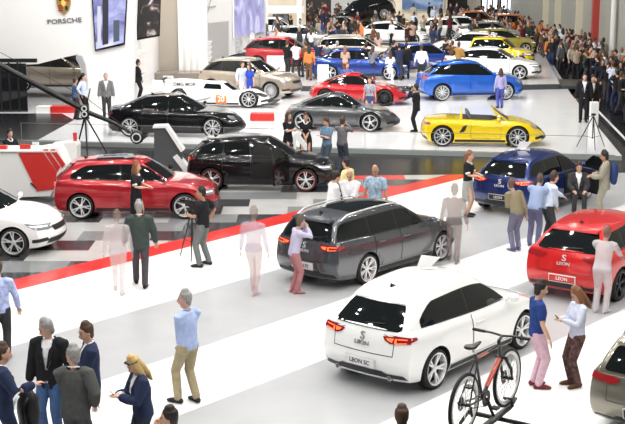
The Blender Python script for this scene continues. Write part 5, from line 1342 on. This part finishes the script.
SH = {'brown': c_('shoe_brown', (.10, .05, .03)), 'white': c_('shoe_white', (.6, .6, .6)), 'dark': c_('shoe_dark', (.03, .03, .035)), 'red': c_('shoe_maroon', (.2, .04, .05))}
N = .014
# bottom left group
_, wA = person('man in dark blue suit at the left edge, gesturing with raised hand', P(6, 470), 25, 1.78, 'down', 'gest', jacket=NAVY, bottom=NAVY, hair='brown', vox=N, look=-10)
_, wB = person('grey-haired man in open black jacket over a white shirt and blue jeans', P(53, 440), -100, 1.82, 'relax', 'down', jacket=BLKS, bottom=JEAN, hair='grey', look=-50, nod=20, vox=N)
_, wC = person('man in grey suit seen from behind in the lower left group', P(78, 473), 85, 1.78, 'front', 'pocket', jacket=GREYS, bottom=GREYS, hair='grey', look=60, vox=N)
_, wD = person('man in navy jacket with white collar behind the grey suited man', P(93, 444), -165, 1.80, 'chest', 'down', jacket=NAVY, bottom=CHAR, hair='brown', look=20, nod=10, vox=N)
_, wE = person('blonde woman with sunglasses on her head reading her phone, navy jacket', P(145, 473), -155, 1.68, 'phone', 'phone', jacket=NAVY, bottom=c_('trousers_navy', (.03, .035, .06)), hair='blonde', hlen='long', sex='f', look=10, nod=30, vox=N, lean=6)
phone(wE, 1, 'dark mobile phone held by the blonde woman')
M_ = wE['M']; hd = wE['head']
b = BM()
for s in (-1, 1): ellipsoid(b, (.075, s*.038, .085), (.018, .032, .022), 12, 8)
for s in (-1, 1): tube(b, [(.07, s*.07, .085), (-.03, s*.092, .06)], .006, 5)
g = bobj('sunglasses', b, BLKG, smooth=True); g.matrix_world = Matrix.Translation(hd) @ Matrix.Rotation(R(-145), 4, 'Z') @ Matrix.Rotation(R(30), 4, 'Y'); tag(g, 'dark sunglasses pushed up on the blonde hair', 'sunglasses')
person('dark-haired man at the lower edge, only his head in the picture', P(175, 548), 150, 1.74, 'camera', 'camera', top=WHT, bottom=CHAR, hair='black', look=30, vox=N)
person('person with brown hair cut by the lower edge below the white hatchback', P(400, 545), 90, 1.72, 'down', 'down', top=BRN, bottom=CHAR, hair='brown', vox=N)
_, wH = person('visitor in striped pale blue shirt cut by the left edge', P(2, 360), 100, 1.74, 'back', 'relax', top=c_('striped_blue', (.42, .48, .75), noise=.3), bottom=CHAR, hair='brown', vox=N)
# backpack beside the suited man
b = BM(); p = wA['T'](0, 0, 0)
bk = thing('backpack', 'black backpack with white straps beside the man in dark blue suit', 'backpack', P(31, 462) + Vector((0, 0, .75)), R(60))
tube(b, [(0, 0, -.22), (0, 0, 0), (0, 0, .2), (0, 0, .27)], [(.10, .16), (.13, .18), (.11, .16), (.05, .1)], 14); bobj('bag', b, BLK, bk, True)
for s in (-1, 1):
    b = BM(); tube(b, [(-.10, s*.08, .22), (-.20, s*.09, .12), (-.21, s*.10, -.08), (-.10, s*.12, -.2)], [(.006, .025)]*4, 8, (1, 0, 0)); bobj('strap', b, WHT if s > 0 else BLK, bk, True)
b = BM(); tube(b, [(0, -.05, .27), (0, -.02, .34), (0, .02, .34), (0, .05, .27)], .012, 6); bobj('top_handle', b, BLK, bk, True)
# man in light blue shirt
_, wG = person('man in light blue shirt and khaki trousers on the white floor band', P(189, 403), 140, 1.80, 'front', 'front', top=LBL, bottom=KHK, hair='grey', look=40, vox=N, legs='turn', belt=CHAR, shoes=SH['dark'], sex='mc')
b = BM(); q = wG['hand1']; tube(b, [q + Vector((0, 0, .04)), q + Vector((-.03, 0, -.15)), q + Vector((-.06, .0, -.42)), q + Vector((-.05, 0, -.5))], [(.04, .06), (.06, .09), (.06, .10), (.03, .07)], 12); tag(bobj('folded_jacket', b, GREYS, smooth=True), 'grey jacket hanging from the hand of the man in khaki trousers', 'jacket')
# cameraman
person('man in black short-sleeved shirt and grey jeans filming beside a tripod', P(204, 266), 155, 1.78, ((.30, .0, -.25), (-.3, .6, -1)), 'hip', top=BLKS, sleeves='short', bottom=GJN, hair='black', skin=SKIN2, shoes=SH['dark'], legs='apart', look=30, vox=.016)
# darker blurred walker
person('walker in dark green-grey jacket on the red floor band', P(141, 286), 95, 1.80, 'relax', 'relax', jacket=c_('green_grey', (.05, .065, .06)), bottom=c_('dusk', (.07, .06, .07)), hair='grey', vox=.018, legs='step')
def ghost(nme, col, a): return mat('blurred_' + nme, col, .9, alpha=a)
def blurred(label, loc, az, h, cols, a=.4, **k):
    t, bt = ghost(cols[0] + '_%d' % (a*100), GC[cols[0]], a), ghost(cols[1] + '_%d' % (a*100), GC[cols[1]], a)
    sk = ghost('skin_%d' % (a*100), (.6, .42, .36), a)
    r_, w_ = person(label, loc, az, h, top=t, bottom=bt, skin=sk, shoes=bt, face=False, vox=.022, hairm=ghost('hair_%d' % (a*100), (.10, .07, .05), a), **k)
    return r_
GC = dict(white=(.75, .75, .80), pink=(.70, .50, .52), lilac=(.60, .58, .78), grey=(.30, .30, .32), navy=(.10, .12, .25), rose=(.5, .2, .22), black=(.05, .05, .055), olive=(.30, .27, .15), blue=(.35, .48, .75), khaki=(.50, .44, .30))
blurred('faint pale figure walking over the white floor between cameraman and grey estate car', P(254, 293), 70, 1.78, ('lilac', 'pink'), .24, legs='step')
blurred('hazy visitor in lilac top and wine trousers at the rear of the grey estate car', P(294, 293), 20, 1.60, ('lilac', 'rose'), .72, L='camera', Rr='camera', lean=10)
blurred('faint white figure beside the dark walker', P(119, 293), 90, 1.72, ('white', 'white'), .22, legs='step')
blurred('hazy figure in olive black clothes ahead of the grey estate car', P(453, 262), 80, 1.76, ('black', 'black'), .28, legs='step')
0 and blurred('hazy grey figure behind the front wheel of the grey estate car', P(470, 250), 100, 1.7, ('olive', 'white'), .22, legs='step')
blurred('hazy pale figure leaning over the bright red hatchback', P(600, 313), 60, 1.70, ('white', 'white'), .42, L='reach', Rr='reach', lean=15)
0 and blurred('faint second figure beside the bumper of the bright red hatchback', P(583, 307), 70, 1.7, ('lilac', 'white'), .35, L='reach')
0 and blurred('hazy khaki legged visitor behind the white hatchback', P(385, 421), 90, 1.70, ('khaki', 'khaki'), .22)
0 and blurred('faint grey walker at the lower rear of the white hatchback', P(335, 402), 100, 1.72, ('white', 'grey'), .16, legs='step')
blurred('hazy blue figure leaning at the tail of the dark blue hatchback', P(533, 246), 60, 1.74, ('blue', 'navy'), .7, L='reach', Rr='reach', lean=25)
blurred('hazy figure in olive top with dark trousers near the dark blue hatchback', P(516, 251), 120, 1.70, ('olive', 'navy'), .6, lean=20, L='chest')
# hostesses
HD = dict(sex='f', skirt=(.50, .03), bottom=BLKS, top=BLKS, sleeves='short', hair='brown', vox=.018, shoes=SH['dark'])
def hostess(label, loc, az, h, L, Rr, **k):
    d = dict(HD); d.update(k); r_, w_ = person(label, loc, az, h, L, Rr, **d)
    for s in (-1, 1):
        S, e = w_['sh%d' % s], w_['el%d' % s]; b = BM(); d_ = (e-S).normalized(); c = S + (e-S)*.72; tube(b, [c, c + d_*.03], .067, 12, round_ends=False); o = bobj('cuff', b, WHT, None, True); o.parent = r_; o.matrix_parent_inverse = w_['M'].inverted()
    b = BM(); c = w_['neck']; fw = (w_['M'].to_3x3() @ Vector((1, 0, 0))).normalized(); sd = (w_['M'].to_3x3() @ Vector((0, 1, 0))).normalized()
    for s in (-1, 1): tube(b, [c + sd*s*.075 + Vector((0, 0, .0)), c + fw*.07 + sd*s*.05 - Vector((0, 0, .02)), c + fw*.10 + sd*s*.015 - Vector((0, 0, .06))], [(.012, .03)]*3, 8, (0, 0, 1))
    o = bobj('collar', b, WHT, None, True); o.parent = r_; o.matrix_parent_inverse = w_['M'].inverted()
    return r_, w_
_, w1 = hostess('hostess in black dress with white cuffs holding a tablet at the deep red car', P(137, 229), -15, 1.70, 'tablet', 'tablet', hlen='long', hair='auburn')
phone(w1, -1, 'dark tablet held by the hostess at the deep red car', BLKG, (.20, .15, .01), 'tablet', 'tablet', -20)
hostess('hostess with pinned-up hair behind the reception counter', P(12, 187), -50, 1.70, 'tablet', 'front', hlen='tail', hair='black')
hostess('brown-haired hostess in black dress, nearer the dark saloon', P(288, 165, 0), -40, 1.70, 'tablet', 'chest', hlen='long')
hostess('hostess in black dress with white collar, nearer the stage middle', P(306, 165, 0), -95, 1.68, 'front', 'front', hlen='tail')
_, w2 = hostess('hostess with light hair and a tablet in front of the dark stage edge', P(467, 216), -25, 1.72, 'tablet', 'tablet', hlen='tail', hair='auburn', bottom=c_('skirt_grey', (.35, .35, .33)))
phone(w2, 1, 'dark tablet held out by the hostess with light hair', BLKG, (.22, .16, .01), 'tablet', 'tablet', -15)
# men behind the grey estate
person('man in white shirt bowing his dark head behind the grey estate car', P(331, 243), 20, 1.74, 'front', 'front', top=WHT, bottom=CHAR, hair='black', nod=25, lean=8)
person('bald man in white shirt behind the roof of the grey estate car', P(350, 240), -100, 1.76, 'front', 'front', top=WHT, bottom=CHAR, bald=True, hair='grey', nod=35, lean=8)
person('bald man in blue checked short-sleeved shirt behind the grey estate car', P(375, 238), -110, 1.80, 'down', 'down', top=CHECK, sleeves='short', bottom=CHAR, bald=True, hair='grey', skin=SKIN2, nod=25)
person('dark-haired visitor in pale yellow top behind the bald man', P(347, 225), 150, 1.72, 'chest', 'down', top=YEL, bottom=CHAR, hair='black')
person('man in denim blue shirt in front of the dark stage edge', P(327, 174, 0), -140, 1.76, 'chest', 'chest', top=c_('denim', (.14, .24, .36)), bottom=c_('dim', (.06, .08, .11)), hair='brown', nod=20, sleeves='short')
person('visitor in grey clothes photographing beside the denim shirted man', P(342, 172, 0), 60, 1.72, 'camera', 'camera', top=c_('grey_top', (.16, .16, .17)), bottom=c_('dim', (.06, .08, .11)), hair='brown')
# near the blue and red cars
person('man in pale blue shirt beside the open door of the dark blue hatchback', P(546, 244), 20, 1.74, 'reach', 'front', top=PBLU, bottom=CHAR, hair='brown', lean=10)
person('man in dark jacket sitting in the open door of the dark blue hatchback', at(577, 212, .012), -95, 1.76, 'lap', 'lap', jacket=CHAR, bottom=CHAR, hair='brown', legs='sit', nod=10)
_, wX = person('man in tan grey suit carrying a blue backpack at the right edge', P(603, 220), 165, 1.80, 'tablet', 'tablet', jacket=TAN, bottom=TAN, hair='black', skin=SKIN2, nod=10)
bk2 = thing('backpack', 'blue backpack on the back of the tan suited man', 'backpack', wX['T'](-.215, 0, .28), R(165)); b = BM(); tube(b, [(0, 0, -.22), (0, 0, 0), (0, 0, .2), (0, 0, .25)], [(.08, .14), (.11, .16), (.09, .14), (.04, .08)], 14); bobj('bag', b, c_('bag_blue', (.03, .05, .16)), bk2, True)
for s in (-1, 1):
    b = BM(); tube(b, [(.06, s*.10, .20), (.14, s*.11, .24), (.2, s*.11, .22)], [(.006, .02)]*3, 8, (0, 0, 1)); bobj('strap', b, BLK, bk2, True)
_, wY = person('man in dark blue tee and pink trousers facing the woman with the phone', P(535, 387), 5, 1.76, 'down', 'relax', top=BLU, sleeves='short', bottom=PINK, hair='black', shoes=SH['red'], vox=N, build=1.05, nod=8)
_, wZ = person('woman with long auburn hair in pale blouse and dark patterned trousers, looking at a phone', P(575, 386), -165, 1.66, 'phone', 'phone', top=c_('blouse', (.60, .64, .76)), bottom=PATT, hair='auburn', hlen='long', sex='f', nod=30, vox=N, shoes=SH['brown'])
phone(wZ, 1, 'mobile phone in the hands of the woman with auburn hair')
# on the stage
S = STG
def sp(label, px, py, az, h=1.76, L='down', Rr='down', z=S, **k):
    k.setdefault('vox', .024); k.setdefault('face', False)
    return person(label, P(px, py, z), az, h, L, Rr, **k)
sp('man in black suit at the corner of the white building', 138.5, 100.5, 10, 1.8, 'chest', 'front', jacket=BLKS, bottom=BLKS, hair='black')
sp('man in white shirt and black trousers before the doorway of the white building', 84, 119, -10, 1.8, top=c_('sky', (.55, .62, .80)), bottom=BLKS, hair='black', L='front', Rr='hip')
sp('man in blue polo shirt beside the camera crane', 76, 119.5, 30, 1.66, 'front', 'front', top=c_('polo_blue', (.10, .16, .30)), bottom=CHAR, hair='brown', sleeves='short')
sp('grey-haired man in open grey jacket beside the long black saloon', 107, 118, -80, 1.78, jacket=c_('jacket_midgrey', (.17, .17, .17)), bottom=CHAR, hair='grey')
sp('man in pale blue shirt arm in arm behind the racing car', 242.5, 101, -60, 1.74, top=PBLU, bottom=WHT, hair='brown', Rr='relax')
sp('woman in bright blue dress behind the racing car', 250, 102, -130, 1.66, top=BLD, bottom=BLD, skirt=(.45, .03), sex='f', hlen='long', hair='brown', sleeves='short')
sp('woman in patterned blue mini dress in front of the bright red coupe', 347, 102, -80, 1.72, top=c_('dress_blue_print', (.10, .14, .35), noise=.8), bottom=MATS['cloth_dress_blue_print'], skirt=(.28, .02), sex='f', hlen='tail', hair='auburn', L='hip', Rr='relax', sleeves='short')
sp('woman in grey and white dress between the two coupes', 369.5, 119, -100, 1.66, top=c_('dress_grey', (.35, .36, .42), noise=.5), bottom=c_('dress_navy', (.06, .08, .18)), skirt=(.5, .02), sex='f', hlen='tail', hair='brown', sleeves='short')
_, wp = sp('photographer in black suit beside the yellow roadster', 416, 132, 165, 1.76, 'camera', 'camera', jacket=BLKS, bottom=BLKS, hair='black')
cm = thing('photo_camera', 'camera with white flash held up by the photographer in black', 'camera', (wp['hand1'] + wp['hand-1'])/2 + Vector((-.05, 0, .05)), R(165)); b = BM(); box(b, (0, 0, 0), (.09, .15, .11), bev=.01); bobj('camera_body', b, BLK, cm); b = BM(); lathe(b, [(.002, .18), (.04, .18), (.04, .04), (.002, .04)], 14, 'X'); bobj('lens', b, BLKG, cm, True, 40); b = BM(); box(b, (.02, 0, .11), (.06, .08, .09), bev=.008); bobj('flash', b, PLATE, cm)
sp('tall man in black suit on the right part of the stage', 583, 122, -100, 1.9, jacket=BLKS, bottom=BLKS, hair='black')
sp('man in black suit with white cuffs just right of the tall one', 591, 121, -80, 1.8, jacket=c_('suit_brownblack', (.03, .022, .02)), bottom=BLKS, hair='black')
sp('visitor in lilac and blue at the nose of the bright blue utility car', 500, 108, 100, 1.66, top=c_('lilac', (.40, .38, .62)), bottom=c_('royal', (.08, .10, .40)), sex='f', hlen='long')
# platform crowd: explicit visitors
k_ = 0
PLV = [(421, 82, 'man in white shirt and black trousers seen from behind, front of the platform', WHT, CHAR, 90, 'm'), (296, 77, 'man in white shirt seen from behind at the white reception block', WHT, CHAR, 100, 'm'), (287, 76, 'man in black jacket beside the white shirted man at the reception block', BLKS, CHAR, 60, 'm'),
 (306, 77, 'visitor in brown jacket right of the reception block', BRN, CHAR, 120, 'm'), (393, 76, 'man in black with dark hair left of the blue hatchback', BLKS, CHAR, 10, 'm'), (399, 80, 'visitor in dark blue jacket at the platform front', NAVY, CHAR, 90, 'm'), (406, 79, 'visitor in black coat next to the man in white shirt', BLKS, BLKS, 95, 'm'),
 (390, 85, 'woman in white dress before the platform', WHT, WHT, 100, 'f'), (378, 62, 'woman in pale pink top by the beige silver estate', c_('pale_pink', (.65, .45, .42)), CHAR, 80, 'f'), (411, 49, 'man in wine red shirt in the middle of the far cars', RED, CHAR, 90, 'm'), (345, 80, 'woman with bare shoulders beside the deep blue saloon', c_('nude', (.55, .38, .30)), BRN, 80, 'f'),
 (452, 76, 'visitor in brown leather jacket behind the bright blue utility car', BRN, BRN, 120, 'm'), (458, 78, 'visitor in ochre coat behind the bright blue utility car', c_('ochre', (.35, .20, .06)), BRN, 60, 'm'), (489, 62, 'man in white shirt leaning at the pale car with lifted boot', WHT, CHAR, 150, 'm'), (445, 72, 'dark clothed visitor between blue hatchback and utility car', BLKS, CHAR, 30, 'm'),
 (392, 27, 'dark figure standing alone before the cream back wall', BLKS, BLKS, 90, 'm'), (413, 26, 'faint grey figure before the cream back wall', c_('dust', (.40, .36, .30)), KHK, 90, 'm'), (450, 25, 'man in dark suit at the edge of the black wall section', BLKS, CHAR, -90, 'm'), (456, 25, 'second man in dark suit at the black wall section', CHAR, CHAR, -60, 'm'),
 (318, 76, 'dark blue clothed visitor at the tail of the deep blue saloon', NAVY, CHAR, 60, 'm'), (327, 78, 'grey blue clothed visitor beside the deep blue saloon', c_('slate', (.10, .12, .18)), CHAR, 100, 'm'), (337, 77, 'visitor in slate jacket before the deep blue saloon', c_('slate', (.10, .12, .18)), NAVY, 80, 'm'), (311, 56, 'visitor in white top among the left far cars', WHT, CHAR, 90, 'f'),
 (366, 79, 'man in black suit leaning at the deep blue saloon', BLKS, BLKS, 120, 'm'), (372, 80, 'woman in grey beside the bonnet of the deep blue saloon', c_('slate2', (.2, .2, .24)), CHAR, 60, 'f'), (282, 58, 'visitor in pale blue at the wheel of the far white saloon', PBLU, CHAR, 90, 'm'), (309, 80, 'visitor in rust top at the platform corner', ORG, BRN, 90, 'f')]
protos = {}
def proto(i):
    if i not in protos:
        a = [('relax', 'relax', 'stand', 'm', 'short', 0), ('chest', 'down', 'turn', 'm', 'short', 15), ('phone', 'phone', 'stand', 'f', 'long', 20), ('camera', 'camera', 'apart', 'm', 'short', 0), ('relax', 'hip', 'step', 'f', 'tail', 0), ('front', 'front', 'step', 'm', 'short', -5), ('face', 'relax', 'stand', 'm', 'short', 0), ('down', 'relax', 'step', 'f', 'long', 5)][i]
        r_, _ = person('proto', Vector((0, 0, -50)), 0, 1.75, a[0], a[1], legs=a[2], sex=a[3], hlen=a[4], nod=a[5], vox=.036, face=False)
        protos[i] = r_
    return protos[i]
HK = ['black', 'black', 'brown', 'brown', 'black', 'grey', 'auburn', 'brown']
def visitor(i, loc, az, h, top, bot, label, group=None, hair=None):
    objs = copy_tree(proto(i)); r_ = objs[0]; r_.location = loc; r_.rotation_euler = (0, 0, R(az)); s = h/1.75; r_.scale = (s, s, s); r_['label'] = label
    if group: r_['group'] = group
    for o in objs[1:]:
        st_ = o.name.split('.')[0]
        m = {'shirt': top, 'trousers': bot, 'hair': HAIRS[hair or rnd.choice(HK)], 'body': rnd.choice((SKIN, SKIN, SKIN2))}.get(st_)
        if m: o.material_slots[0].link = 'OBJECT'; o.material_slots[0].material = m
    return r_
for (x, y, lab, t_, b_, az, sx) in PLV:
    i = {'m': rnd.choice((0, 1, 3, 5, 6)), 'f': rnd.choice((2, 4, 7))}[sx]
    visitor(i, P(x, y, PL if y < 84 else STG), az, (1.78 if sx == 'm' else 1.66), t_, b_, lab)
# scattered visitors among the far cars and the dense aisle crowd
COL = [('black', BLKS), ('black', BLKS), ('dark brown', c_('darkbrown', (.05, .03, .022))), ('dark grey', CHAR), ('black', BLKS), ('dark grey', CHAR), ('navy', NAVY), ('brown', BRN), ('white', WHT), ('dark brown', c_('darkbrown', (.05, .03, .022))), ('pale blue', PBLU), ('wine red', c_('wine', (.14, .02, .03))), ('grey', c_('mid_grey', (.16, .16, .165))), ('beige', c_('beige', (.32, .26, .20))), ('orange', ORG), ('dark green', c_('darkgreen', (.03, .05, .035))), ('blue', c_('midblue', (.05, .09, .26))), ('sand', c_('sand', (.40, .34, .26))), ('dark brown', MATS['cloth_darkbrown'])]  # mostly dark tones: the aisle's dim light is put into the clothing colours
BOT = [('black', BLKS), ('dark grey', CHAR), ('navy', NAVY), ('brown', c_('bottom_brown', (.06, .04, .03)))]
used_sp = []
def free(p, d):
    for q_ in used_sp:
        if abs(q_[0]-p[0]) < d and abs(q_[1]-p[1]) < d and (q_[0]-p[0])**2 + (q_[1]-p[1])**2 < d*d: return False
    used_sp.append((p[0], p[1])); return True
POSE = ['standing', 'hand on chest', 'hands raised', 'arms up', 'hand on hip', 'hands clasped', 'touching face', 'walking']
def zone(D):
    for d, s_ in ((47, 'near the tall tripod'), (52, 'by the stage end'), (58, 'past the white plinth'), (66, 'near the white pillar'), (76, 'by the dark step'), (86, 'near the red pillar'), (96, 'past the red pillar'), (106, 'in the far aisle')):
        if D < d: return s_
    return 'at the aisle end'
n_ = 0; tries = 0
while n_ < 185 and tries < 6000:
    tries += 1
    D = 42 + 74*rnd.random()**.85
    xl = interp([(41, 10.9), (50, 12.4), (58, 13.2), (68, 13.6), (80, 13.6), (120, 12.9)], D); xr_ = min(16.3, .25*D)
    if D > 88: xl = lerp(13.0, 11.0, (D-88)/30)
    if xr_ - xl < .2: continue
    x = rnd.uniform(xl, xr_)
    if not free((x, D), .62 if D > 55 else .66): continue
    i = rnd.randrange(8); (tn, tm), (bn, bmt) = rnd.choice(COL), rnd.choice(BOT); hr_ = rnd.choice(HK)
    if D < 60 and tn in ('orange', 'sand', 'beige'): tn, tm = 'black', BLKS
    visitor(i, (x, D, 0), rnd.uniform(0, 360), rnd.uniform(1.6, 1.88), tm, bmt, '%s-haired visitor in %s and %s, %s, %s' % (hr_, tn, bn, POSE[i], zone(D)), 'aisle crowd, %s: %s and %s, %s hair, %s' % (zone(D), tn, bn, hr_, POSE[i]), hr_); n_ += 1
# far crowd before the windows and on the platform
carp = [(c.location.x, c.location.y) for c in bpy.data.objects if c.parent is None and c.get('category') == 'car']
n_ = 0; tries = 0
def z2(px): return 'by the black wall' if px < 395 else ('by the cream wall' if px < 450 else ('by the bright windows' if px > 470 else 'between far cars'))
while n_ < 95 and tries < 4000:
    tries += 1
    D = rnd.uniform(74, 109); px = rnd.uniform(262, 545)
    v = F*6.6/D; py = v - 57
    loc = at(px, py, PL)
    if (px < 305 and D > 88) or (390 < px < 450 and D > 105): continue
    if loc.x > interp([(70, 12.0), (83, 11.0), (110, 10.0)], D): continue
    if D < 82 and px > 330 and rnd.random() < .6: continue
    if min((loc.x-a)**2 + ((loc.y-b)*1.4)**2 for a, b in carp) < 2.5**2: continue
    if not free((loc.x, loc.y), .6): continue
    i = rnd.randrange(8); (tn, tm), (bn, bmt) = rnd.choice(COL), rnd.choice(BOT); hr_ = rnd.choice(HK)
    row_ = 'nearer rows' if D < 90 else ('middle rows' if D < 100 else 'last rows')
    visitor(i, loc, rnd.uniform(0, 360), rnd.uniform(1.6, 1.86), tm, bmt, '%s-haired visitor in %s, %s, %s, %s' % (hr_, tn, POSE[i], z2(px), row_), 'visitors %s, %s: %s top, %s hair, %s' % (z2(px), row_, tn, hr_, POSE[i]), hr_); n_ += 1
for r_ in protos.values():
    for o in [r_] + list(KIDS[r_.name]): bpy.data.objects.remove(o)
sc.view_settings.view_transform = 'Standard'; sc.view_settings.look = 'None'; sc.view_settings.gamma = 1.0
sc.view_settings.use_curve_mapping = False
sc.view_settings.exposure = EXPO
